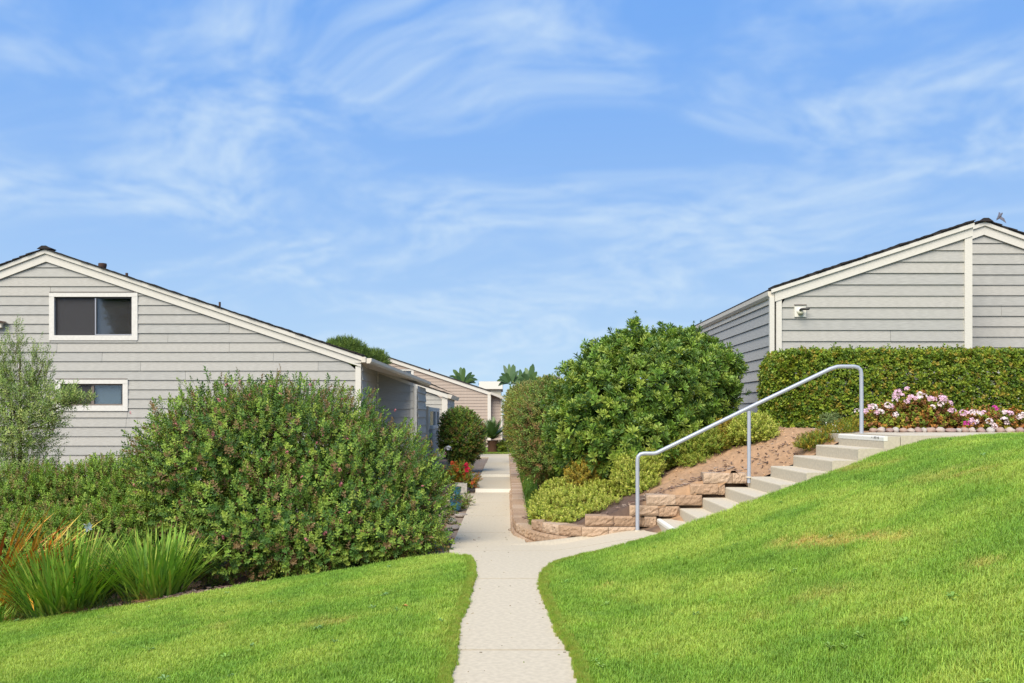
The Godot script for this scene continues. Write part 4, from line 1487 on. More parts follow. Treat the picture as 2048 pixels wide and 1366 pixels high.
func make_lawns() -> void:
	var patches := [grass_patch(105, 0.075, 0.02, 0.055, 0.0045, 1, 0.9), grass_patch(85, 0.075, 0.025, 0.062, 0.0048, 2, 0.9)]
	var nz := FastNoiseLite.new()
	nz.seed = 77
	nz.frequency = 0.55
	nz.fractal_octaves = 4
	var spots := []
	for q in [[1580, 1084, 1690, 1084, 0.16, 1.0], [1690, 1080, 1800, 1078, 0.10, 0.7], [1165, 1187, 1195, 1181, 0.045, 1.3], [1200, 1178, 1226, 1171, 0.04, 1.3], [1235, 1195, 1250, 1190, 0.05, 0.7], [1850, 955, 1960, 950, 0.2, 0.45], [1640, 945, 1780, 930, 0.16, 0.4], [1960, 1130, 2010, 1132, 0.12, 0.4], [1600, 1196, 1670, 1190, 0.14, 0.35], [620, 1250, 680, 1245, 0.17, 0.65], [360, 1265, 440, 1258, 0.15, 0.35], [1500, 995, 1640, 950, 0.10, 0.4], [1780, 890, 1900, 878, 0.12, 0.4], [1480, 1240, 1540, 1238, 0.1, 0.25]]:
		var g := G(q[0], q[1])
		var g2 := G(q[2], q[3])
		spots.append([Vector2(g.x, -g.z), Vector2(g2.x, -g2.z), q[4], q[5]])
	var sides := [["lawn", "bright green mown lawn sloping up to the steps and flower bed", [[0.2, 10.6], [1.6, 12.0]]], ["lawn", "bright green mown lawn falling away to the shrub bed beside the path", [[-9.5, -0.2], [2.0, 12.6]]]]
	for side in 2:
		var r := RandomNumberGenerator.new()
		r.seed = 900 + side
		var t := thing("lawn_grass", sides[side][1], "lawn", Vector3(2.0 if side == 0 else -2.0, 0.2 if side == 0 else -0.3, -8), "", "stuff")
		for v in 2:
			var where := []
			var colors := []
			var step := 0.105
			var d: float = sides[side][2][1][0]
			while d < sides[side][2][1][1]:
				var x: float = sides[side][2][0][0]
				while x < sides[side][2][0][1]:
					var xx := x + r.randf_range(-0.05, 0.05)
					var dd := d + r.randf_range(-0.05, 0.05)
					x += step
					if not (in_right_lawn(xx, dd) if side == 0 else in_left_lawn(xx, dd)): continue
					var y := ground_y(xx, dd) if side == 1 else lawn_right_y(xx, dd)
					var px := CX + xx * F / dd
					var py := HY + (EYE - y) * F / dd
					if px < -500 or px > 2900 or py > 2300: continue
					var n := nz.get_noise_2d(xx * 1.0, dd * 1.0)
					var n2 := nz.get_noise_2d(xx * 5.0 + 40, dd * 5.0)
					var k := dry(xx, dd, spots) * clampf(0.75 + n2 * 1.6, 0.0, 1.3)
					var c := Color(0.295, 0.49, 0.06).lerp(Color(0.44, 0.58, 0.095), clampf(0.4 + n * 1.8 + n2 * 1.1, 0.0, 1.0))
					c = c.lerp(Color(0.20, 0.385, 0.05), clampf(-0.05 - n * 1.4 + n2 * 1.2, 0.0, 0.75))
					c = c.lerp(Color(0.74, 0.57, 0.17), clampf(k, 0.0, 0.9))
					var m := r.randf_range(0.85, 1.15)
					var s := r.randf_range(0.8, 1.2) * (1.0 - 0.35 * k)
					var e := 0.06
					var gx := ((ground_y(xx + e, dd) - ground_y(xx - e, dd)) / (2 * e)) if side == 1 else (lawn_right_y(xx + e, dd) - lawn_right_y(xx - e, dd)) / (2 * e)
					var b := Basis(Vector3.UP, r.randf() * TAU).scaled(Vector3(1.05, s, 1.05))
					b.x.y += gx * b.x.x
					b.z.y += gx * b.z.x
					where.append(Transform3D(b, Vector3(xx, y, -dd)))
					colors.append(Color(c.r * m, c.g * m, c.b * m))
				d += step
			# single small tufts leaning over the path's edge
			for i in (2600 if v == 0 else 0):
				var dd := r.randf_range(3.6, 11.66)
				var xx: float = (table(right_edge, dd) if side == 0 else table(left_edge, dd)) + (0.035 if side == 0 else -0.035) + r.randfn() * 0.018
				var y := (ground_y(xx, dd) if side == 1 else lawn_right_y(xx, dd)) + 0.005
				where.append(Transform3D(Basis(Vector3.UP, r.randf() * TAU).scaled(Vector3(0.3, r.randf_range(0.5, 1.1), 0.3)), Vector3(xx, y, -dd)))
				colors.append(pick(r, [Color(0.27, 0.43, 0.05), Color(0.33, 0.47, 0.065), Color(0.40, 0.44, 0.08)], 0.15))
			scatter("blades", patches[v], M.grass, where, colors, t)
	# little lawn beyond the end of the path
	var t2 := thing("lawn_grass", "small patch of lawn beyond the far end of the path", "lawn", Vector3(-1.5, -0.17, -50), "", "stuff")
	var where2 := []
	var colors2 := []
	var r2 := RandomNumberGenerator.new()
	r2.seed = 5
	for i in 2600:
		var x := r2.randf_range(-3.2, 0.9)
		var d := r2.randf_range(44.7, 53.0)
		if x < -1.0 and d < 45.2: continue
		where2.append(Transform3D(Basis(Vector3.UP, r2.randf() * TAU).scaled(Vector3(2.2, 1.6, 2.2)), Vector3(x, -0.18, -d)))
		colors2.append(pick(r2, [Color(0.30, 0.46, 0.07), Color(0.38, 0.48, 0.10)]))
	scatter("blades", patches[1], M.grass, where2, colors2, t2)

# ---------------------------------------------------------------- planting
func flower_mesh(sd: int, n: int, r: float, petal: float) -> ArrayMesh:
	# a round head of small florets
	var q := RandomNumberGenerator.new()
	q.seed = sd
	var st := st_new()
	for i in n:
		var v := Vector3(q.randfn(), absf(q.randfn()) * 0.9 + 0.1, q.randfn()).normalized()
		var c := v * r * q.randf_range(0.7, 1.0)
		var tint := q.randf_range(0.8, 1.1)
		for k in 5:
			var az := TAU * k / 5.0 + q.randf()
			var u := v.cross(Vector3(0.2, 0.3, 0.9)).normalized().rotated(v, az)
			leaf(st, c, (u + v * 0.35).normalized(), v, petal, petal * 0.7, 0.1, 0.6, Color(tint, tint, tint))
	st.generate_normals()
	return st.commit()

func one_color(m: Mesh, c: Color) -> StandardMaterial3D:
	var k := M.petal.duplicate() as StandardMaterial3D
	k.albedo_color = lin(c.r, c.g, c.b)
	return k

func blades_plant(called: String, label: String, category: String, group: String, at: Vector3, n: int, l0: float, l1: float, w: float, spread: float, colors: Array, sd: int, el0 := 0.9, el1 := 1.5, droop := 0.7) -> Node3D:
	var r := RandomNumberGenerator.new()
	r.seed = sd
	var t := thing(called, label, category, at, group)
	var st := st_new()
	for i in n:
		var az := r.randf() * TAU
		var off := Vector3(cos(az), 0, sin(az)) * spread * sqrt(r.randf())
		st.set_color(pick(r, colors, 0.2))
		strap(st, at + off + Vector3(0, -0.03, 0), az + r.randf_range(-0.8, 0.8), r.randf_range(el0, el1), r.randf_range(l0, l1), w * r.randf_range(0.7, 1.2), droop * r.randf_range(0.4, 1.4))
	var o := obj("leaf_blades", st, M.leaf_dull, t)
	o.set_meta("kind", "stuff")
	return t

func make_left_plants() -> void:
	var esc := sprig(13, 0.10, 0.046, 0.024, 0.15, 1.1, 21, 0.66)
	var pal := [Color(0.31, 0.45, 0.075), Color(0.19, 0.34, 0.055), Color(0.37, 0.48, 0.08), Color(0.10, 0.21, 0.04), Color(0.26, 0.41, 0.065), Color(0.085, 0.17, 0.04), Color(0.30, 0.20, 0.09)]
	var lobes := [lobe(470, 905, 14.5, 175, 135, 1.5), lobe(590, 885, 14.6, 180, 120, 1.5), lobe(720, 960, 14.2, 150, 125, 1.3), lobe(560, 1030, 13.6, 230, 120, 1.25), lobe(810, 1015, 13.9, 95, 92, 0.8), lobe(390, 970, 14.0, 110, 130, 1.1), lobe(700, 1060, 13.3, 160, 85, 0.9), lobe(470, 1105, 12.9, 120, 60, 0.6), lobe(630, 1095, 12.8, 130, 55, 0.6), lobe(790, 1075, 12.9, 105, 45, 0.55)]
	var t := shrub("escallonia_bush", "huge rounded green bush dotted with pink flowers in front of the grey house", "bush", "", lobes, esc, M.leaf, 19500, 0.85, 1.5, pal, 100, {"depth": 0.5, "up": 0.5, "rough": 0.32, "freq": 1.9, "gaps": 0.32, "shoots": 70, "shoot_len": 0.42, "stem": 0.05})
	var fm := flower_mesh(4, 5, 0.03, 0.02)
	var pink := one_color(fm, Color(0.62, 0.20, 0.24))
	var r := RandomNumberGenerator.new()
	r.seed = 33
	for q in [[500, 790], [455, 772], [560, 790], [542, 775], [437, 802], [350, 850], [690, 875], [663, 930], [680, 940], [672, 940], [680, 968], [605, 955], [620, 905], [632, 885], [647, 873], [695, 880], [700, 1028], [740, 1060], [650, 1065], [425, 868], [375, 895], [393, 895], [370, 905], [393, 938], [270, 970], [520, 920], [450, 800], [620, 770], [685, 800], [790, 820], [830, 905], [845, 975], [480, 765], [520, 788], [262, 826], [575, 905], [612, 1080], [445, 1075]]:
		# set on the bush's face along the sight line
		var hit := Vector3.ZERO
		var best := 1e9
		for l in lobes:
			var dd := 10.0
			while dd < 17.0:
				var e: Vector3 = (P(q[0], q[1], dd) - l[0]) / l[1]
				if e.length() < 1.06:
					if dd < best:
						best = dd
						hit = P(q[0], q[1], dd)
					break
				dd += 0.05
		if best > 1e8: hit = P(q[0], q[1], 14.3)
		placed("flower", fm, pink, aimed(hit, Vector3(0, 0.7, 0.7) + Vector3(r.randfn(), r.randfn(), 0) * 0.3, r.randf() * TAU, r.randf_range(0.7, 1.15)), t)
	var pal2 := [Color(0.277, 0.439, 0.057), Color(0.203, 0.355, 0.051), Color(0.333, 0.473, 0.072), Color(0.166, 0.304, 0.043), Color(0.313, 0.254, 0.086)]
	shrub("escallonia_shrub", "lower fresh green shrub between the grey leaved tree and the big flowering bush", "shrub", "", [lobe(235, 985, 15.0, 95, 72, 1.0), lobe(290, 1010, 14.6, 70, 75, 0.9), lobe(175, 1015, 14.7, 115, 85, 1.0), lobe(60, 1020, 14.6, 110, 80, 0.9), lobe(10, 1085, 13.7, 110, 60, 0.7), lobe(130, 1080, 13.6, 110, 60, 0.7), lobe(240, 1070, 13.5, 100, 60, 0.6)], esc, M.leaf, 11500, 0.8, 1.3, pal2, 101, {"depth": 0.55, "up": 0.8, "rough": 0.3, "gaps": 0.25, "shoots": 70, "shoot_len": 0.4, "stem": 0.03})
	# grey-green small tree at the picture's edge
	var ol := sprig(12, 0.16, 0.07, 0.019, 0.35, 1.0, 22, 0.5)
	var olp := [Color(0.325, 0.412, 0.127), Color(0.230, 0.333, 0.104), Color(0.421, 0.491, 0.163), Color(0.269, 0.386, 0.089)]
	var ob := Vector3(P(40, 1000, 15.3).x, ground_y(-8.0, 15.3), -15.3)
	var tt := thing("olive_tree", "slender grey-green small leaved tree with upright shoots before the lower window", "tree", ob)
	stems(tt, ob, [P(40, 700, 15.3), P(20, 800, 15.2)], 0.05, "trunk")
	stems(tt, P(40, 860, 15.3), [P(165, 800, 14.9), P(90, 720, 15.3), P(110, 860, 15.0), P(5, 760, 15.3)], 0.02)
	crown(tt, "crown", [lobe(15, 950, 15.2, 95, 70, 0.8), lobe(45, 865, 15.2, 62, 60, 0.5), lobe(45, 790, 15.3, 55, 55, 0.45), lobe(120, 800, 15.0, 60, 18, 0.3), lobe(100, 835, 15.0, 40, 26, 0.3), lobe(-20, 800, 15.4, 45, 120, 0.5)], ol, M.leaf_dull, 2300, 0.7, 1.2, olp, 102, {"depth": 0.75, "up": 1.0, "rough": 0.45, "freq": 3.0})
	crown(tt, "crown", [lobe(32, 705, 15.3, 14, 60, 0.12), lobe(60, 770, 15.3, 20, 70, 0.16), lobe(92, 745, 15.3, 9, 50, 0.1), lobe(10, 740, 15.3, 12, 55, 0.12), lobe(75, 725, 15.3, 9, 45, 0.1), lobe(150, 798, 14.9, 38, 9, 0.12)], ol, M.leaf_dull, 420, 0.6, 1.0, olp, 103, {"depth": 0.95, "up": 2.2, "free": 1})
	# strap-leaved clumps
	var green := [Color(0.25, 0.42, 0.05), Color(0.19, 0.35, 0.045), Color(0.31, 0.46, 0.06), Color(0.14, 0.28, 0.04), Color(0.38, 0.45, 0.08), Color(0.22, 0.40, 0.05)]
	var g1 := at(128, 11.75)
	var c1 := blades_plant("strap_leaf_clump", "wide clump of green strap leaves with one white flower beside the orange leaves", "plant", "", g1, 760, 0.65, 1.2, 0.029, 0.45, green, 61, 0.75, 1.5, 0.55)
	var wf := flower_mesh(9, 2, 0.015, 0.045)
	placed("white_flower", wf, one_color(wf, Color(0.75, 0.75, 0.72)), aimed(P(172, 1054, -g1.z - 0.3), Vector3(0, 0.3, 1), 0, 1.6), c1)
	var g2 := at(305, 11.95)
	blades_plant("strap_leaf_clump", "clump of green strap leaves right against the big flowering bush", "plant", "", g2, 520, 0.65, 1.08, 0.027, 0.36, green, 62, 0.8, 1.5, 0.5)
	var g3 := at(-30, 11.5)
	blades_plant("strap_leaf_clump", "clump of strap leaves cut by the picture's edge below the orange flax", "plant", "", g3, 420, 0.2, 0.45, 0.014, 0.4, green, 63, 0.7, 1.45, 0.6)
	# flax with orange leaves, each leaf its own
	var fb := at(35, 12.1)
	var fx := thing("orange_flax", "flax clump of arching orange and russet sword leaves with red flower spikes", "plant", fb)
	var rf := RandomNumberGenerator.new()
	rf.seed = 71
	var om := []
	for c in [Color(0.70, 0.33, 0.04), Color(0.62, 0.47, 0.07), Color(0.75, 0.46, 0.10), Color(0.42, 0.11, 0.03)]:
		var mm := mat(lin(c.r, c.g, c.b), 0.6)
		mm.cull_mode = BaseMaterial3D.CULL_DISABLED
		om.append(mm)
	for i in 140:
		var st := st_new()
		var az := rf.randf_range(-1.1, 1.0)
		strap(st, fb + Vector3(rf.randf_range(-0.35, 0.3), 0, rf.randf_range(-0.1, 0.2)), az, rf.randf_range(0.9, 1.48), rf.randf_range(1.15, 1.7), rf.randf_range(0.03, 0.058), rf.randf_range(0.5, 1.7), 9)
		obj("leaf", st, om[rf.randi() % 4], fx)
	var rm := sprig(26, 0.5, 0.03, 0.015, 0.1, 0.9, 24, 0.5)
	for q in [[50, 1010, 0.8], [58, 1020, 0.6], [112, 990, 0.95], [14, 1015, 0.5]]:
		placed("flower_spike", rm, one_color(rm, Color(0.24, 0.07, 0.06)), aimed(P(q[0], q[1], 12.6), Vector3(0.03, 1, 0), 0, q[2]), fx)
	# dead straw tufts on the bed's edge
	var straw := [Color(0.45, 0.20, 0.06), Color(0.40, 0.25, 0.10), Color(0.50, 0.28, 0.10)]
	for q in [[195, 11.48, "dry russet grass tuft lying at the foot of the wide strap leaf clump", 420], [335, 11.62, "dry russet grass tuft by the lawn edge below the second strap leaf clump", 330], [8, 11.4, "dry russet grass tuft at the lower corner of the bed beside the lawn", 160]]:
		var g := at(q[0], q[1])
		blades_plant("dry_grass_tuft", q[2], "dry grass", "dry tufts on the bed edge", g, q[3], 0.15, 0.42, 0.005, 0.26, straw, int(q[0]), 0.15, 0.75, 0.9)
	for q in [[105, 11.47, "dark green feathery weed at the foot of the wide strap leaf clump"], [240, 11.62, "dark green feathery weed between the two strap leaf clumps"]]:
		var g := at(q[0], q[1])
		blades_plant("weed", q[2], "weed", "feathery weeds on the bed edge", g, 420, 0.12, 0.36, 0.006, 0.34, [Color(0.08, 0.14, 0.04), Color(0.11, 0.17, 0.06)], int(q[0]), 0.3, 1.4, 0.6)

func make_right_plants() -> void:
	# big mock orange
	var pit := sprig(12, 0.05, 0.10, 0.03, 0.25, 1.15, 25, 0.68)
	var pal := [Color(0.19, 0.32, 0.045), Color(0.13, 0.24, 0.035), Color(0.27, 0.39, 0.055), Color(0.085, 0.165, 0.035), Color(0.34, 0.43, 0.07)]
	shrub("mock_orange_bush", "tall dense dark green bush with rosettes of narrow leaves beside the right house", "bush", "", [lobe(1290, 790, 16.7, 150, 110, 1.5), lobe(1205, 825, 16.3, 105, 110, 1.2), lobe(1385, 775, 16.8, 88, 95, 1.0), lobe(1250, 890, 15.9, 125, 75, 1.1), lobe(1160, 865, 16.0, 62, 80, 0.9), lobe(1345, 865, 16.2, 100, 70, 1.0), lobe(1265, 715, 16.9, 90, 45, 0.7), lobe(1262, 668, 16.9, 20, 24, 0.22), lobe(1350, 700, 17.1, 80, 40, 0.6), lobe(1415, 750, 16.9, 62, 55, 0.8)], pit, M.leaf_glossy, 9000, 0.85, 1.5, pal, 110, {"depth": 0.4, "up": 0.55, "rough": 0.36, "freq": 2.6, "gaps": 0.34, "shoots": 60, "shoot_len": 0.34, "shoot_step": 0.09, "stem": 0.06})
	var mid := sprig(11, 0.10, 0.05, 0.022, 0.2, 1.1, 26, 0.6)
	var dk := [Color(0.166, 0.270, 0.051), Color(0.240, 0.338, 0.065), Color(0.129, 0.203, 0.043), Color(0.313, 0.321, 0.072), Color(0.277, 0.169, 0.065)]
	shrub("dark_bush", "dark reddish green bush overhanging the block wall in the middle", "bush", "shrubs along the wall", [lobe(1078, 862, 19.5, 46, 78, 0.9), lobe(1104, 815, 20.5, 50, 52, 0.9), lobe(1062, 905, 19.0, 28, 38, 0.5), lobe(1085, 925, 18.8, 42, 32, 0.6)], mid, M.leaf, 5000, 0.9, 1.5, dk, 111, {"depth": 0.4, "stem": 0.04, "rough": 0.25})
	var ol := [Color(0.338, 0.381, 0.069), Color(0.266, 0.341, 0.062), Color(0.426, 0.406, 0.083), Color(0.355, 0.260, 0.083), Color(0.213, 0.293, 0.069)]
	shrub("olive_green_bush", "pale olive green bush behind the dark one, above the wall", "bush", "shrubs along the wall", [lobe(1060, 815, 26.0, 42, 38, 1.3), lobe(1050, 855, 27.0, 32, 50, 1.3), lobe(1098, 790, 25.0, 34, 30, 1.2)], mid, M.leaf, 4200, 1.0, 1.7, ol, 112, {"depth": 0.4, "stem": 0.04})
	shrub("grey_green_bush", "far grey green bush where the wall ends, below the banana plants", "bush", "shrubs along the wall", [lobe(1036, 820, 35.0, 24, 38, 1.2), lobe(1030, 855, 36.0, 15, 38, 0.8), lobe(1055, 790, 36.0, 32, 20, 1.2)], mid, M.leaf_dull, 2600, 1.3, 2.2, [Color(0.256, 0.286, 0.077), Color(0.199, 0.247, 0.066), Color(0.312, 0.312, 0.099)], 113, {"depth": 0.45, "stem": 0.04})
	# clipped hedge
	var hs := sprig(8, 0.05, 0.052, 0.036, 0.1, 1.0, 27, 0.55)
	var hp := [Color(0.25, 0.33, 0.035), Color(0.18, 0.27, 0.03), Color(0.33, 0.385, 0.045), Color(0.10, 0.185, 0.03), Color(0.14, 0.23, 0.03), Color(0.20, 0.30, 0.03), Color(0.16, 0.26, 0.03), Color(0.28, 0.36, 0.04), Color(0.36, 0.30, 0.05)]
	var r := RandomNumberGenerator.new()
	r.seed = 500
	var hb := Vector3(7.2, 1.45, -16.0)
	var h := thing("clipped_hedge", "clipped box-shaped hedge of rounded yellow-green leaves below the right house", "hedge", hb)
	var lo := Vector3(4.66, 1.42, -16.5)
	var hi := Vector3(12.5, 2.80, -15.42)
	var where := []
	var colors := []
	var nz := FastNoiseLite.new()
	nz.seed = 6
	nz.frequency = 1.0
	for i in 17000:
		var u := r.randf()
		var p: Vector3
		var n: Vector3
		var x := r.randf_range(lo.x, 10.5)
		if u < 0.60:
			p = Vector3(x, r.randf_range(lo.y, hi.y), hi.z); n = Vector3.BACK
		elif u < 0.84:
			p = Vector3(x, hi.y, r.randf_range(lo.z, hi.z)); n = Vector3.UP
		else:
			p = Vector3(lo.x, r.randf_range(lo.y, hi.y), r.randf_range(lo.z, hi.z)); n = Vector3.LEFT
		# rounded shoulders and an uneven clip
		var dl := p.x - lo.x
		var dt := hi.y - p.y
		var inset := 0.0
		if n == Vector3.BACK: inset = 0.10 * exp(-dt * dt / 0.02) + 0.22 * exp(-dl * dl / 0.05)
		if n == Vector3.UP: inset = 0.22 * exp(-dl * dl / 0.05) + 0.07 * exp(-pow(hi.z - p.z, 2) / 0.02)
		if n == Vector3.LEFT: inset = 0.16 * exp(-pow(hi.z - p.z, 2) / 0.04) + 0.15 * exp(-dt * dt / 0.04) + 0.10 * smoothstep(0.9, 1.4, dt)
		p -= n * (inset + 0.28 * pow(r.randf(), 2.2) + 0.07 * nz.get_noise_3dv(p * 3.0))
		if n == Vector3.UP and r.randf() < 0.06: p.y += r.randf_range(0.02, 0.09)
		where.append(aimed(p, n * 0.8 + Vector3.UP * 0.6 + Vector3(r.randfn(), r.randfn(), r.randfn()) * 0.45, r.randf() * TAU, r.randf_range(0.75, 1.25)))
		colors.append(pick(r, hp, 0.2))
	scatter("foliage", hs, M.leaf_glossy, where, colors, h)
	var x := 4.9
	while x < 10.5:
		stems(h, Vector3(x, 1.35, -15.95), [Vector3(x - 0.2, 2.4, -15.8), Vector3(x + 0.25, 2.5, -16.0)], 0.025, "stem")
		x += 0.7
	# variegated evergreen shrubs
	var eu := sprig(10, 0.05, 0.026, 0.015, 0.1, 1.0, 28, 0.55, true, [Color(1.35, 1.2, 1.1), Color(1.15, 1.1, 0.9), Color(0.45, 0.6, 0.35), Color(1.5, 1.3, 1.6), Color(0.8, 0.9, 0.6)])
	var ep := [Color(0.58, 0.58, 0.13), Color(0.66, 0.63, 0.17), Color(0.46, 0.50, 0.09), Color(0.36, 0.42, 0.07)]
	var grp := "variegated shrubs on the bank"
	shrub("variegated_shrub", "low spreading cream variegated shrub filling the curve of the block wall", "shrub", grp, [lobe(1110, 1012, 14.9, 50, 30, 0.45), lobe(1165, 1010, 14.6, 55, 30, 0.5), lobe(1222, 1022, 14.2, 50, 24, 0.4), lobe(1130, 985, 15.2, 50, 26, 0.45), lobe(1200, 990, 14.9, 45, 26, 0.4), lobe(1090, 1030, 14.6, 28, 14, 0.25), lobe(1150, 1035, 14.1, 60, 12, 0.3)], eu, M.leaf, 5200, 0.85, 1.4, ep, 120, {"depth": 0.5, "up": 0.8, "stem": 0.012})
	shrub("variegated_shrub", "upright cream variegated shrub behind the lowest handrail post", "shrub", grp, [lobe(1266, 960, 14.7, 38, 50, 0.45), lobe(1290, 985, 14.5, 40, 35, 0.4), lobe(1325, 990, 14.3, 34, 22, 0.3), lobe(1300, 930, 14.9, 24, 28, 0.3)], eu, M.leaf, 3600, 0.85, 1.4, ep, 121, {"depth": 0.5, "up": 0.9, "shoots": 14, "shoot_len": 0.22, "shoot_step": 0.04, "stem": 0.012})
	shrub("variegated_shrub", "cream variegated shrub under the sloping handrail at the foot of the dark bush", "shrub", grp, [lobe(1385, 895, 15.3, 36, 30, 0.4), lobe(1420, 885, 15.2, 34, 24, 0.35), lobe(1395, 925, 14.9, 34, 15, 0.3), lobe(1345, 915, 15.3, 22, 38, 0.3)], eu, M.leaf, 2600, 0.85, 1.4, [Color(0.312, 0.364, 0.055), Color(0.426, 0.429, 0.088), Color(0.227, 0.312, 0.044)], 122, {"depth": 0.5, "up": 0.9, "stem": 0.012})
	shrub("variegated_shrub", "mounded cream variegated shrub beside the middle handrail post, below the hedge end", "shrub", grp, [lobe(1505, 858, 15.0, 40, 30, 0.4), lobe(1530, 868, 14.9, 26, 20, 0.3), lobe(1480, 868, 15.1, 24, 20, 0.3)], eu, M.leaf, 2300, 0.85, 1.4, ep, 123, {"depth": 0.5, "up": 0.9, "stem": 0.012})
	var am := [Color(0.426, 0.286, 0.044), Color(0.511, 0.338, 0.055), Color(0.341, 0.260, 0.055), Color(0.398, 0.351, 0.066)]
	shrub("golden_shrub", "golden brown leaved shrub between the dark bush and the variegated carpet", "shrub", "golden shrubs", [lobe(1165, 955, 15.3, 34, 30, 0.4), lobe(1180, 930, 15.5, 26, 24, 0.3), lobe(1148, 975, 15.2, 22, 20, 0.3), lobe(1150, 938, 15.5, 8, 18, 0.1)], eu, M.leaf, 1500, 0.95, 1.6, am, 124, {"depth": 0.6, "up": 0.9, "shoots": 8, "shoot_len": 0.2, "shoot_step": 0.04, "stem": 0.012})
	shrub("golden_shrub", "golden brown leaved shrub just under the handrail beside the mounded variegated shrub", "shrub", "golden shrubs", [lobe(1452, 862, 15.4, 24, 22, 0.3), lobe(1438, 885, 15.2, 18, 14, 0.25)], eu, M.leaf, 700, 0.95, 1.6, am, 125, {"depth": 0.6, "up": 0.9, "stem": 0.012})
	# creeping plant by the top step
	var cr := shrub("creeping_plant", "creeping green and amber ground cover with tiny white flowers beside the top step", "plant", "", [lobe(1635, 878, 13.75, 38, 10, 0.35), lobe(1672, 862, 13.95, 36, 10, 0.35), lobe(1700, 852, 14.3, 26, 12, 0.3), lobe(1612, 890, 13.6, 22, 7, 0.25)], eu, M.leaf, 1500, 0.7, 1.1, [Color(0.256, 0.312, 0.033), Color(0.369, 0.325, 0.033), Color(0.426, 0.260, 0.033), Color(0.170, 0.260, 0.033)], 126, {"depth": 0.8, "up": 1.2, "free": 1, "stem": 0.006})
	var wf := flower_mesh(12, 1, 0.004, 0.014)
	var wm := one_color(wf, Color(0.75, 0.73, 0.68))
	for i in 26:
		placed("flower", wf, wm, aimed(P(r.randf_range(1600, 1710), 0, 13.75) * Vector3(1, 0, 1) + Vector3(0, 0, 0), Vector3(0, 1, 0.5), r.randf() * TAU, 1.0), cr)
		var f: Node3D = cr.get_child(cr.get_child_count() - 1)
		var gp := f.position + cr.position
		gp.z = -r.randf_range(13.5, 14.1)
		gp.y = ground_y(gp.x, -gp.z) + 0.13
		f.position = gp - cr.position
	shrub("grey_leaved_plant", "small blue-grey leaved plant at the foot of the hedge", "plant", "", [lobe(1662, 842, 15.2, 20, 12, 0.2)], eu, M.leaf_dull, 260, 0.9, 1.4, [Color(0.185, 0.247, 0.110), Color(0.241, 0.286, 0.132)], 127, {"depth": 0.7, "up": 1.0, "stem": 0.006, "free": 1})
	# grassy strip behind the long wall
	var gp := grass_patch(60, 0.10, 0.10, 0.24, 0.008, 15, 0.9)
	var gw := []
	var gc := []
	for i in 1500:
		var d := 14.9 + 22.0 * pow(r.randf(), 1.6)
		var w := lerpf(0.95, 1.2, r.randf())
		var xx := 0.50 + r.randf() * w * (0.55 if d < 17.0 else 1.0)
		gw.append(Transform3D(Basis(Vector3.UP, r.randf() * TAU).scaled(Vector3.ONE * r.randf_range(0.7, 1.15)), Vector3(xx, ground_y(xx, d) - 0.02, -d)))
		gc.append(pick(r, [Color(0.121, 0.247, 0.033), Color(0.085, 0.195, 0.033), Color(0.170, 0.273, 0.033)]))
	var ls := thing("border_grass", "dark green grassy ground cover behind the long block wall", "ground cover", Vector3(0.8, -0.1, -18), "", "stuff")
	scatter("blades", gp, M.leaf_dull, gw, gc, ls)
	# small leafy plants near the far wall end
	shrub("yellow_green_plant", "bright yellow-green plant at the far end of the wall", "plant", "", [lobe(1008, 892, 46.0, 14, 8, 0.5), lobe(1034, 908, 38.0, 10, 6, 0.4)], mid, M.leaf, 500, 1.0, 1.6, [Color(0.355, 0.390, 0.044), Color(0.256, 0.364, 0.044)], 128, {"depth": 0.8, "free": 1, "stem": 0.01})

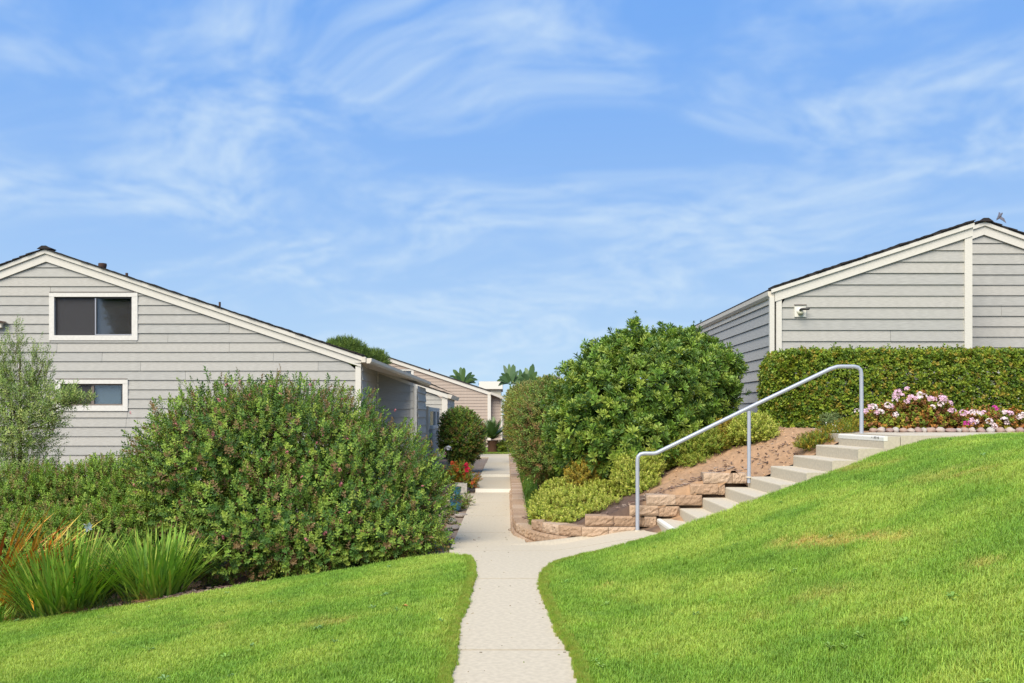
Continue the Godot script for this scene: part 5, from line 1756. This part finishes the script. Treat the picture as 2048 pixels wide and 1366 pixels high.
func make_geraniums() -> void:
	var gs := sprig(9, 0.07, 0.05, 0.046, 0.0, 0.8, 29, 0.5)
	var pal := [Color(0.241, 0.312, 0.033), Color(0.185, 0.260, 0.033), Color(0.341, 0.325, 0.044), Color(0.483, 0.247, 0.055), Color(0.398, 0.169, 0.055), Color(0.284, 0.130, 0.055)]
	var plants := [
		["tallest geranium, amber leaved with pale pink flower heads, in the middle of the bed", [lobe(1800, 835, 15.0, 42, 30, 0.35), lobe(1850, 828, 15.0, 48, 38, 0.4), lobe(1830, 850, 14.8, 70, 20, 0.3)], 1500],
		["low geranium with pale pink flower heads just past the top handrail post", [lobe(1752, 848, 14.9, 36, 20, 0.3), lobe(1725, 850, 14.9, 18, 16, 0.25)], 700],
		["geranium with pale pink and one magenta flower head between the tallest and the bed's end", [lobe(1930, 850, 14.9, 36, 18, 0.3), lobe(1960, 842, 15.0, 34, 22, 0.3)], 800],
		["geranium with white-pink heads at the end of the bed by the picture's edge", [lobe(2010, 846, 14.9, 42, 22, 0.3), lobe(2065, 848, 15.0, 40, 20, 0.3)], 900]]
	var made := []
	for i in plants.size():
		made.append(shrub("geranium", plants[i][0], "flower", "geraniums in the bed", plants[i][1], gs, M.leaf_dull, plants[i][2], 0.75, 1.15, pal, 140 + i, {"depth": 0.65, "up": 0.9, "stem": 0.012, "free": 1}))
	var heads := [flower_mesh(51, 16, 0.05, 0.022), flower_mesh(52, 14, 0.045, 0.022), flower_mesh(53, 11, 0.04, 0.022)]
	var pale := one_color(heads[0], Color(0.75, 0.50, 0.64))
	var paler := one_color(heads[0], Color(0.82, 0.70, 0.73))
	var mag := one_color(heads[0], Color(0.55, 0.06, 0.32))
	var r := RandomNumberGenerator.new()
	r.seed = 9
	for q in [[190, 465, 1], [285, 462, 1], [335, 420, 1], [375, 415, 1], [410, 475, 1], [450, 470, 1], [530, 400, 1], [570, 405, 1], [620, 500, 1], [610, 340, 0], [620, 255, 0], [650, 245, 0], [680, 290, 0], [620, 300, 0], [745, 215, 0], [745, 350, 0], [790, 310, 0], [845, 320, 0], [880, 320, 0], [890, 275, 0], [935, 300, 0], [1000, 325, 0], [1040, 330, 0], [1030, 415, 0], [1130, 325, 0], [1150, 320, 0], [1120, 385, 0], [1200, 365, 0], [1225, 375, 0], [1230, 455, 0], [1255, 460, 0], [1370, 485, 2], [1410, 490, 2], [1470, 475, 2], [1500, 480, 2], [1540, 495, 2], [1600, 480, 2], [1405, 600, 5], [1460, 565, 2], [1515, 575, 2], [1480, 600, 2], [1730, 430, 6], [1820, 475, 3], [1860, 485, 3], [1895, 485, 3], [1660, 575, 2], [1690, 610, 3], [1720, 630, 3], [1830, 555, 3], [1855, 585, 3], [1990, 525, 3], [2035, 505, 7]]:
		var px: float = 1680 + q[0] / 5.565
		var py: float = 740 + q[1] / 5.565
		var owner_i: int = {0: 0, 1: 1, 2: 2, 3: 3, 5: 2, 6: 2, 7: 3}[q[2]]
		var m := mag if q[2] in [5, 6] else (pale if r.randf() < 0.6 else paler)
		placed("flower_head", heads[r.randi() % 3], m, aimed(P(px, py, 14.6), Vector3(r.randfn() * 0.2, 1, 0.7), r.randf() * TAU, r.randf_range(0.95, 1.25)), made[owner_i])
	# cobbles along the bed
	var n := 0
	for q in [[1746, 15], [1762, 17], [1779, 13], [1791, 11], [1806, 15], [1822, 14], [1836, 14], [1848, 9], [1862, 18], [1881, 18], [1902, 21], [1917, 9], [1929, 14], [1944, 13], [1962, 15], [1981, 16], [2001, 15], [2020, 16], [2040, 16]]:
		var d := 14.28
		var c := P(q[0], 0, d)
		c.y = 1.425 + 0.025
		var st := st_new()
		lump(st, c, Vector3(q[1] * 0.55 * d / F, r.randf_range(0.04, 0.058), r.randf_range(0.06, 0.08)), 0.35, 60 + n, 12, 8)
		var s := obj("cobble", st, M.stone[n % 4])
		tag(s, "smooth round cobble in the row edging the geranium bed", "stone", "cobbles edging the geranium bed")
		n += 1

func make_chips() -> void:
	# bark chips on the bed
	var st := st_new()
	st.set_color(Color.WHITE)
	hexa(st, [Vector3(-0.035, 0, 0.009), Vector3(0.035, 0.004, 0.007), Vector3(0.033, 0.012, 0.006), Vector3(-0.034, 0.008, 0.008), Vector3(-0.035, 0.002, -0.009), Vector3(0.035, 0.0, -0.008), Vector3(0.033, 0.009, -0.007), Vector3(-0.034, 0.011, -0.008)])
	st.generate_normals()
	var m := st.commit()
	var r := RandomNumberGenerator.new()
	r.seed = 44
	var where := []
	var colors := []
	var zones := [[1375, 985, 0.5, 0.3, 260], [1240, 1030, 0.5, 0.14, 200], [1225, 980, 0.3, 0.3, 140], [1470, 940, 0.5, 0.2, 150], [1600, 845, 0.9, 0.35, 380], [1300, 1000, 0.5, 0.3, 160], [1060, 1038, 0.3, 0.3, 160], [1420, 955, 0.7, 0.4, 200], [1560, 900, 0.7, 0.5, 90], [1230, 950, 0.4, 0.3, 150], [340, -11.75, 0.9, 0.25, 420], [200, -11.6, 0.9, 0.25, 300], [905, 1085, 0.25, 0.3, 120]]
	for q in zones:
		var g := G(q[0], q[1]) if q[1] > 0.0 else at(q[0], -q[1])
		for i in q[4]:
			var x: float = g.x + r.randfn() * q[2] * 0.5
			var d: float = -g.z + r.randfn() * q[3] * 0.5
			if x > 0.3 and d < 13.45: continue
			if x < -0.5 and x > -0.75: continue
			if x < 0 and d < table(left_far, x) + 0.03: continue
			var b := Basis(Vector3.UP, r.randf() * TAU) * Basis(Vector3.RIGHT, r.randf_range(-0.5, 0.5)) * Basis(Vector3.BACK, r.randf_range(-0.3, 0.3))
			where.append(Transform3D(b.scaled(Vector3.ONE * r.randf_range(0.5, 1.2)), Vector3(x, ground_y(x, d) + r.randf_range(0.0, 0.03), -d)))
			colors.append(pick(r, [Color(0.17, 0.11, 0.085), Color(0.25, 0.17, 0.13), Color(0.12, 0.075, 0.06), Color(0.33, 0.26, 0.21)]))
	var t := thing("bark_mulch", "scattered reddish brown bark chips on the planting beds", "mulch", Vector3(2.5, 0.4, -14), "", "stuff")
	scatter("chips", m, M.chip, where, colors, t)
	# dry clods and pebbles on the bare bank
	var sp := st_new()
	lump(sp, Vector3.ZERO, Vector3(0.03, 0.022, 0.03), 0.5, 2, 7, 5)
	sp.generate_normals()
	var cm := sp.commit()
	where = []
	colors = []
	for i in 700:
		var x := r.randf_range(2.1, 4.9)
		var d := r.randf_range(13.45, 15.4)
		where.append(Transform3D(Basis(Vector3.UP, r.randf() * TAU).scaled(Vector3.ONE * (0.12 + 0.5 * pow(r.randf(), 4.0))), Vector3(x, ground_y(x, d) + 0.01, -d)))
		colors.append(pick(r, [Color(0.50, 0.32, 0.18), Color(0.42, 0.27, 0.15), Color(0.56, 0.38, 0.23)]))
	var c := thing("soil_clods", "loose crumbs of dry sandy soil on the bank", "soil", Vector3(3.5, 0.8, -14.2), "", "stuff")
	scatter("clods", cm, M.chip, where, colors, c)

func make_litter() -> void:
	var r := RandomNumberGenerator.new()
	r.seed = 321
	var st := st_new()
	st.set_color(Color.WHITE)
	hexa(st, [Vector3(-0.012, 0, 0.004), Vector3(0.012, 0, 0.003), Vector3(0.011, 0.004, 0.003), Vector3(-0.01, 0.005, 0.003), Vector3(-0.01, 0, -0.004), Vector3(0.012, 0, -0.004), Vector3(0.01, 0.003, -0.003), Vector3(-0.009, 0.004, -0.003)])
	st.generate_normals()
	var m := st.commit()
	var where := []
	var colors := []
	for i in 170:
		var d := 4.5 + 20.0 * pow(r.randf(), 1.3)
		var xl := table(left_edge, d)
		var xr := table(right_edge, d) if d < 11.0 else 0.1
		var x := lerpf(xl, xr, r.randf())
		if r.randf() < 0.5: x = lerpf(xl, xr, 0.04 + 0.1 * r.randf() + (0.0 if r.randf() < 0.5 else 0.82))
		where.append(Transform3D(Basis(Vector3.UP, r.randf() * TAU).scaled(Vector3.ONE * r.randf_range(0.3, 1.0)), Vector3(x, path_top(x, d) + 0.0005, -d)))
		colors.append(pick(r, [Color(0.10, 0.08, 0.05), Color(0.2, 0.15, 0.08), Color(0.16, 0.2, 0.06), Color(0.3, 0.24, 0.15)]))
	var t := thing("path_litter", "tiny dark crumbs and clippings lying on the concrete path", "litter", Vector3(0, -0.1, -8), "", "stuff")
	scatter("crumbs", m, M.chip, where, colors, t)
	# broad-leaved weeds among the grass
	var wm := sprig(7, 0.012, 0.045, 0.022, 0.1, 0.5, 77, 0.6, false)
	where = []
	colors = []
	for i in 420:
		var x := r.randf_range(-7.0, 7.5)
		var d := r.randf_range(4.0, 11.6)
		if not (in_right_lawn(x, d) or in_left_lawn(x, d)): continue
		if bank_noise.get_noise_2d(x * 2.0 + 90.0, d * 2.0) < 0.08: continue
		var y := lawn_right_y(x, d) if x > 0 else ground_y(x, d)
		where.append(Transform3D(Basis(Vector3.UP, r.randf() * TAU).scaled(Vector3.ONE * r.randf_range(0.6, 1.3)), Vector3(x, y + 0.028, -d)))
		colors.append(pick(r, [Color(0.22, 0.38, 0.07), Color(0.30, 0.46, 0.10), Color(0.20, 0.34, 0.12)]))
	var t2 := thing("lawn_weeds", "small broad-leaved weeds scattered through both lawns", "weeds", Vector3(1, 0, -8), "", "stuff")
	scatter("weed_leaves", wm, M.leaf, where, colors, t2)
	var lf := st_new()
	lf.set_color(Color(0.42, 0.20, 0.06))
	var g := at(803, 9.2)
	g = G(803, 1221) + Vector3(0, 0.045, 0)
	leaf(lf, g, Vector3(1, 0.1, 0.3), Vector3.UP, 0.07, 0.045, 0.3, 0.5, Color(0.45, 0.22, 0.07))
	tag(obj("fallen_leaf", lf, M.leaf_dull), "single fallen russet leaf lying on the lawn left of the path", "leaf")

func make_path_side() -> void:
	var r := RandomNumberGenerator.new()
	r.seed = 88
	var mid := sprig(11, 0.10, 0.055, 0.026, 0.2, 1.1, 30, 0.6)
	var pal := [Color(0.185, 0.299, 0.039), Color(0.128, 0.221, 0.033), Color(0.256, 0.364, 0.044), Color(0.085, 0.156, 0.033), Color(0.284, 0.195, 0.055)]
	shrub("round_bush", "round clipped dark green bush left of the path before the tan house", "bush", "", [lobe(925, 877, 30.5, 43, 50, 0.8), lobe(918, 848, 30.5, 32, 28, 0.6)], mid, M.leaf_glossy, 3600, 1.0, 1.6, pal, 150, {"depth": 0.3, "rough": 0.1, "stem": 0.04})
	# sago palm
	var sd := 46.0
	var base := P(985, 890, sd)
	base.y = -0.2
	var t := thing("sago_palm", "sago palm with stiff radiating fronds on a stubby brown trunk", "palm", base)
	var tk := st_new()
	var pts := []
	var rad := []
	for i in 9:
		pts.append(base + Vector3(0, 0.09 * i - 0.05, 0))
		rad.append((0.27 if i % 2 == 0 else 0.22) + (0.03 if i > 5 else 0.0))
	tube(tk, pts, rad, 14)
	obj("trunk", tk, M.palm_trunk, t)
	var crownp := base + Vector3(0, 0.72, 0)
	var frm := mat(lin(0.09, 0.17, 0.04), 0.5)
	frm.cull_mode = BaseMaterial3D.CULL_DISABLED
	for i in 64:
		var st := st_new()
		var az := i * 2.399
		var el := r.randf_range(0.35, 1.45)
		var dir := Vector3(cos(az) * cos(el), sin(el), sin(az) * cos(el))
		var side := Vector3(-sin(az), 0, cos(az))
		var p := crownp
		var l := r.randf_range(0.95, 1.25)
		for k in 14:
			var q := p + dir * l / 14.0
			var w := 0.2 * sin(PI * (k + 1.5) / 16.0)
			for sgn in [-1.0, 1.0]:
				tri(st, p, q + side * w * sgn + Vector3(0, 0.03, 0) + dir * 0.05, q)
			p = q
			dir = (dir + Vector3(0, -0.045, 0)).normalized()
		obj("frond", st, frm, t)
	# agapanthus and the potted red flowers by the path
	blades_plant("agapanthus", "clump of green strap leaves with a white flower head below the round bush", "plant", "", P(900, 0, 27.0) * Vector3(1, 0, 1) + Vector3(0, -0.33, 0), 160, 0.5, 0.95, 0.03, 0.35, [Color(0.15, 0.24, 0.05), Color(0.11, 0.2, 0.04)], 91, 0.6, 1.4, 0.8)
	var ag: Node3D = get_child(get_child_count() - 1)
	var fh := flower_mesh(56, 14, 0.10, 0.06)
	placed("flower_head", fh, one_color(fh, Color(0.72, 0.72, 0.74)), aimed(P(896, 899, 26.5), Vector3.UP, 0, 1.0), ag)
	placed("flower_head", fh, one_color(fh, Color(0.65, 0.35, 0.38)), aimed(P(888, 909, 26.0), Vector3.UP, 0, 0.7), ag)
	var st2 := st_new()
	tube(st2, [P(896, 935, 26.7), P(896, 899, 26.5)], [0.012, 0.01], 6)
	obj("stalk", st2, M.stem_green, ag)
	var rp := P(927, 963, 24.5)
	var red := shrub("red_flower_plant", "leafy plant with bright crimson and orange flowers beside the path", "flower", "", [lobe(922, 945, 24.7, 20, 18, 0.35), lobe(940, 962, 24.4, 16, 14, 0.3), lobe(912, 950, 24.9, 16, 16, 0.3)], mid, M.leaf, 420, 0.8, 1.3, [Color(0.213, 0.325, 0.033), Color(0.341, 0.312, 0.033), Color(0.483, 0.182, 0.033)], 151, {"depth": 0.7, "stem": 0.01, "free": 1})
	var rh := flower_mesh(57, 10, 0.07, 0.05)
	var rmat := one_color(rh, Color(0.62, 0.02, 0.07))
	var omat := one_color(rh, Color(0.55, 0.09, 0.03))
	for q in [[931, 935, 1.0, 0], [935, 940, 1.0, 0], [933, 930, 0.7, 0], [905, 927, 0.8, 1], [915, 940, 0.6, 1], [945, 967, 0.6, 1], [928, 950, 0.5, 1]]:
		placed("flower_head", rh, rmat if q[3] == 0 else omat, aimed(P(q[0], q[1], 24.0), Vector3(0, 1, 0.6), r.randf() * TAU, q[2]), red)
	var pw := thing("white_planter", "off-white box planter standing by the path under the red flowers", "planter", Vector3(P(922, 980, 23.9).x, -0.36, -23.9))
	var bx := st_new()
	var c := Vector3(P(921, 0, 23.9).x, 0, -23.9)
	for q in [[-0.17, 0.17, -0.36, -0.10, 0.0, 0.03], [-0.17, 0.17, -0.36, -0.10, 0.31, 0.34], [-0.17, -0.14, -0.36, -0.10, 0.031, 0.309], [0.14, 0.17, -0.36, -0.10, 0.031, 0.309]]:
		box(bx, c + Vector3(q[0], q[2], -q[4]), c + Vector3(q[1], q[3], -q[5]))
	obj("box", bx, M.pot_white, pw)
	var pso := st_new()
	box(pso, c + Vector3(-0.139, -0.35, -0.032), c + Vector3(0.139, -0.13, -0.308))
	obj("potting_soil", pso, M.room, pw)
	for q in [[914.5, 23.4, 0.10, 0.20, "small blue glazed pot in front of the white planter"], [911.5, 19.6, 0.14, 0.30, "blue-green glazed pot half hidden at the bush's edge beside the path"]]:
		var pb := Vector3(P(q[0], 0, q[1]).x, -0.35, -q[1])
		var pt := thing("blue_pot", q[4], "pot", pb, "blue pots by the path")
		var s := st_new()
		tube(s, [pb + Vector3(0, -0.01, 0), pb + Vector3(0, q[3] * 0.5, 0), pb + Vector3(0, q[3] * 0.86, 0), pb + Vector3(0, q[3] * 0.87, 0), pb + Vector3(0, q[3], 0)], [q[2] * 0.72, q[2] * 0.95, q[2], q[2] * 1.1, q[2] * 1.1], 16)
		obj("pot_body", s, M.pot_blue, pt)
		var so := st_new()
		tube(so, [pb + Vector3(0, q[3] - 0.002, 0), pb + Vector3(0, q[3] + 0.006, 0)], [q[2] * 0.98, q[2] * 0.95], 16)
		obj("potting_soil", so, M.room, pt)
	# flat stones along the path's left edge
	for i in 22:
		var d := 16.2 + i * 0.62 + r.randf_range(-0.2, 0.2)
		if d > 21.9 and d < 23.9: continue
		var x := -0.93 - r.randf_range(0.0, 0.25)
		var s := st_new()
		lump(s, Vector3(x, ground_y(x, d) + 0.0, -d), Vector3(r.randf_range(0.10, 0.16), 0.045, r.randf_range(0.14, 0.26)), 0.3, 200 + i, 9, 6)
		tag(obj("flat_stone", s, M.flag), "flat tan stone edging the left side of the path", "stone", "flat stones along the path")
	# two shrubs in the narrow bed
	shrub("small_bed_plant", "small green plant among the stones between the flowering bush and the path", "plant", "", [lobe(935, 1000, 20.5, 10, 8, 0.2), lobe(918, 1010, 20.0, 12, 12, 0.25)], mid, M.leaf, 160, 0.5, 0.9, pal, 152, {"depth": 0.8, "free": 1, "stem": 0.006})

func banana(px: float, base_py: float, d: float, leaves: Array, label: String, sd: int) -> void:
	var r := RandomNumberGenerator.new()
	r.seed = sd
	var b := P(px, base_py, d)
	b.y = ground_y(b.x, minf(d, 60.0)) - 0.1
	var t := thing("banana_plant", label, "palm", b, "banana plants beyond the shrubs")
	var top := P(px, base_py, d)
	var st := st_new()
	tube(st, [b, b.lerp(top, 0.6), top], [0.16, 0.14, 0.08], 9)
	obj("stem", st, M.stem_green, t)
	var lm := [mat(lin(0.06, 0.125, 0.04), 0.45), mat(lin(0.085, 0.16, 0.045), 0.45), mat(lin(0.045, 0.10, 0.035), 0.45)]
	for q in lm: q.cull_mode = BaseMaterial3D.CULL_DISABLED
	for i in 7:
		var an := r.randf_range(-1.5, 1.5)
		leaves.append([px + sin(an) * r.randf_range(20, 34), base_py - cos(an) * r.randf_range(20, 32), r.randf_range(5, 8), 0.4 * absf(an)])
	for q in leaves:
		# tip px, tip py, width in px, bend
		var tip := P(q[0], q[1], d + r.randf_range(-0.4, 0.4))
		var s := st_new()
		s.set_smooth_group(0)
		var dir := tip - top
		var side := dir.cross(Vector3(r.randf_range(-0.4, 0.4), 0.0, 1.0)).normalized()
		var w: float = 1.05 * q[2] * d / F
		var seg := 10
		var prev := []
		for i in seg + 1:
			var k := float(i) / seg
			var sag: Vector3 = Vector3(0, 1, 0) * q[3] * sin(k * PI * 0.5) * (1.0 - k) * dir.length()
			var c: Vector3 = top + dir * k + sag
			var hw := w * 0.5 * (0.06 if k < 0.25 else sqrt(maxf(0.0, sin(PI * pow((k - 0.25) / 0.75, 0.75)))) + 0.02)
			var j := r.randf_range(0.85, 1.1)
			var row := [c - side * hw * j + Vector3(0, hw * 0.35, 0), c, c + side * hw * j + Vector3(0, hw * 0.35, 0)]
			if i > 0:
				quad(s, prev[0], row[0], row[1], prev[1])
				quad(s, prev[1], row[1], row[2], prev[2])
			prev = row
		obj("leaf", s, lm[r.randi() % 3], t)

func make_far_plants() -> void:
	banana(925, 774, 72.0, [[921, 734, 9, 0.05], [928, 735, 9, 0.03], [906, 739, 9, 0.25], [912, 744, 8, 0.3], [944, 744, 7, 0.2], [950, 750, 7, 0.3], [956, 760, 8, 0.5], [898, 752, 6, 0.5], [936, 752, 7, 0.1], [952, 766, 8, 0.5]], "banana plant showing over the tan house roof", 1)
	banana(1043, 774, 73.0, [[1040, 738, 8, 0.1], [1052, 740, 8, 0.1], [1030, 748, 8, 0.3], [1060, 755, 8, 0.4]], "banana plant tucked low between its two taller neighbours", 4)
	banana(1021, 772, 70.0, [[1018, 727, 8, 0.02], [1027, 728, 9, 0.04], [1030, 731, 8, 0.05], [1007, 730, 8, 0.15], [1002, 746, 7, 0.3], [1037, 741, 7, 0.2], [993, 762, 8, 0.5], [1012, 745, 8, 0.1], [996, 772, 8, 0.7]], "leftmost banana plant above the olive shrubs", 2)
	banana(1062, 772, 68.0, [[1066, 727, 10, 0.02], [1064, 730, 11, 0.0], [1050, 735, 8, 0.2], [1074, 743, 8, 0.25], [1042, 750, 9, 0.5], [1080, 756, 6, 0.4], [1057, 745, 8, 0.1]], "banana plant with one broad upright leaf nearest the mock orange", 3)
	var pine := sprig(16, 0.3, 0.2, 0.03, 0.3, 1.2, 32, 0.5)
	var pb := P(700, 800, 58.0)
	pb.y = -0.6
	var pp := [Color(0.121, 0.195, 0.033), Color(0.170, 0.247, 0.044), Color(0.092, 0.156, 0.033)]
	var t := thing("pine_tree", "broad topped pine showing over the grey house roof, the larger of two", "tree", pb, "trees behind the grey house")
	stems(t, pb, [P(690, 710, 58.0)], 0.2, "trunk")
	crown(t, "crown", [lobe(690, 712, 58, 42, 28, 1.6), lobe(670, 715, 58, 30, 22, 1.4), lobe(715, 720, 58, 22, 18, 1.2)], pine, M.leaf_dull, 2600, 0.8, 1.4, pp, 160, {"depth": 0.4, "free": 1, "rough": 0.12})
	pb = P(750, 800, 60.0)
	pb.y = -0.6
	t = thing("pine_tree", "small rounded pine crown just left of the tan gable peak", "tree", pb, "trees behind the grey house")
	stems(t, pb, [P(750, 718, 60.0)], 0.15, "trunk")
	crown(t, "crown", [lobe(748, 722, 60, 24, 15, 1.1), lobe(732, 730, 60, 18, 14, 1.0)], pine, M.leaf_dull, 1100, 0.8, 1.3, pp, 161, {"depth": 0.4, "free": 1, "rough": 0.12})
	# the tree that the upper window mirrors stands behind the camera
	var mb := Vector3(-21.0, -1.3, 12.0)
	t = thing("garden_tree", "tall leafy tree mirrored in the upper window of the grey house", "tree", mb)
	stems(t, mb, [Vector3(-21.3, 7.5, 12.0), Vector3(-20.3, 8.2, 12.5), Vector3(-22.2, 8.6, 12.0)], 0.25, "trunk")
	crown(t, "crown", [[Vector3(-21.6, 7.9, 12), Vector3(1.5, 1.2, 1.5)], [Vector3(-22.2, 8.9, 12), Vector3(1.3, 0.7, 1.2)], [Vector3(-21.4, 6.4, 12), Vector3(1.3, 0.8, 1.3)], [Vector3(-20.3, 7.5, 12.4), Vector3(1.6, 2.0, 1.5)]], pine, M.leaf_dull, 4500, 1.2, 2.0, pp, 162, {"depth": 0.6, "free": 1, "rough": 0.4})

func make_bird() -> void:
	var d := 13.0
	var c := P(1998, 436, d)
	var t := thing("bird", "small dark bird flying above the ridge of the right house", "bird", c)
	var st := st_new()
	st.set_smooth_group(0)
	var ax := (P(2004, 427, d) - P(1993, 440, d)).normalized()
	var tail := P(2005, 425.5, d)
	var head := P(1993.5, 439.5, d)
	var pts := []
	var rad := []
	var prof := [0.004, 0.011, 0.013, 0.014, 0.018, 0.023, 0.025, 0.023, 0.019, 0.015, 0.015, 0.012, 0.004]
	for i in prof.size():
		pts.append(tail.lerp(head, float(i) / (prof.size() - 1)))
		rad.append(prof[i])
	tube(st, pts, rad, 10)
	# beak
	tube(st, [head, head + (head - tail).normalized() * 0.02], [0.004, 0.001], 6)
	# wings: root near the shoulders, swept
	var sh := tail.lerp(head, 0.62)
	for w in [[P(1997.5, 424, d + 0.05), 0.035], [P(2013, 447, d - 0.08), 0.035]]:
		var tip: Vector3 = w[0]
		var side: Vector3 = ax * w[1]
		var mid := sh.lerp(tip, 0.5) + Vector3(0, 0.01, 0.01)
		var up := Vector3(0, 0, 0.004)
		for sg in [1.0, -1.0]:
			quad(st, sh - side * 0.5 + up * sg, mid - side * 0.5 + up * sg, mid + side * 0.6 + up * sg, sh + side * 0.6 + up * sg)
			tri(st, mid - side * 0.5 + up * sg, tip, mid + side * 0.6 + up * sg)
	obj("body", st, M.feather, t)

func _ready() -> void:
	rng.seed = 7
	bump_noise.seed = 3
	bump_noise.frequency = 0.01
	make_view()
	make_materials()
	make_ground()
	make_path()
	make_wall()
	make_steps()
	make_rail()
	make_left_house()
	make_right_house()
	make_far_houses()
	make_lawns()
	make_right_plants()
	make_left_plants()
	make_geraniums()
	make_chips()
	make_path_side()
	make_litter()
	make_far_plants()
	make_bird()
	print("built in ", Time.get_ticks_msec())
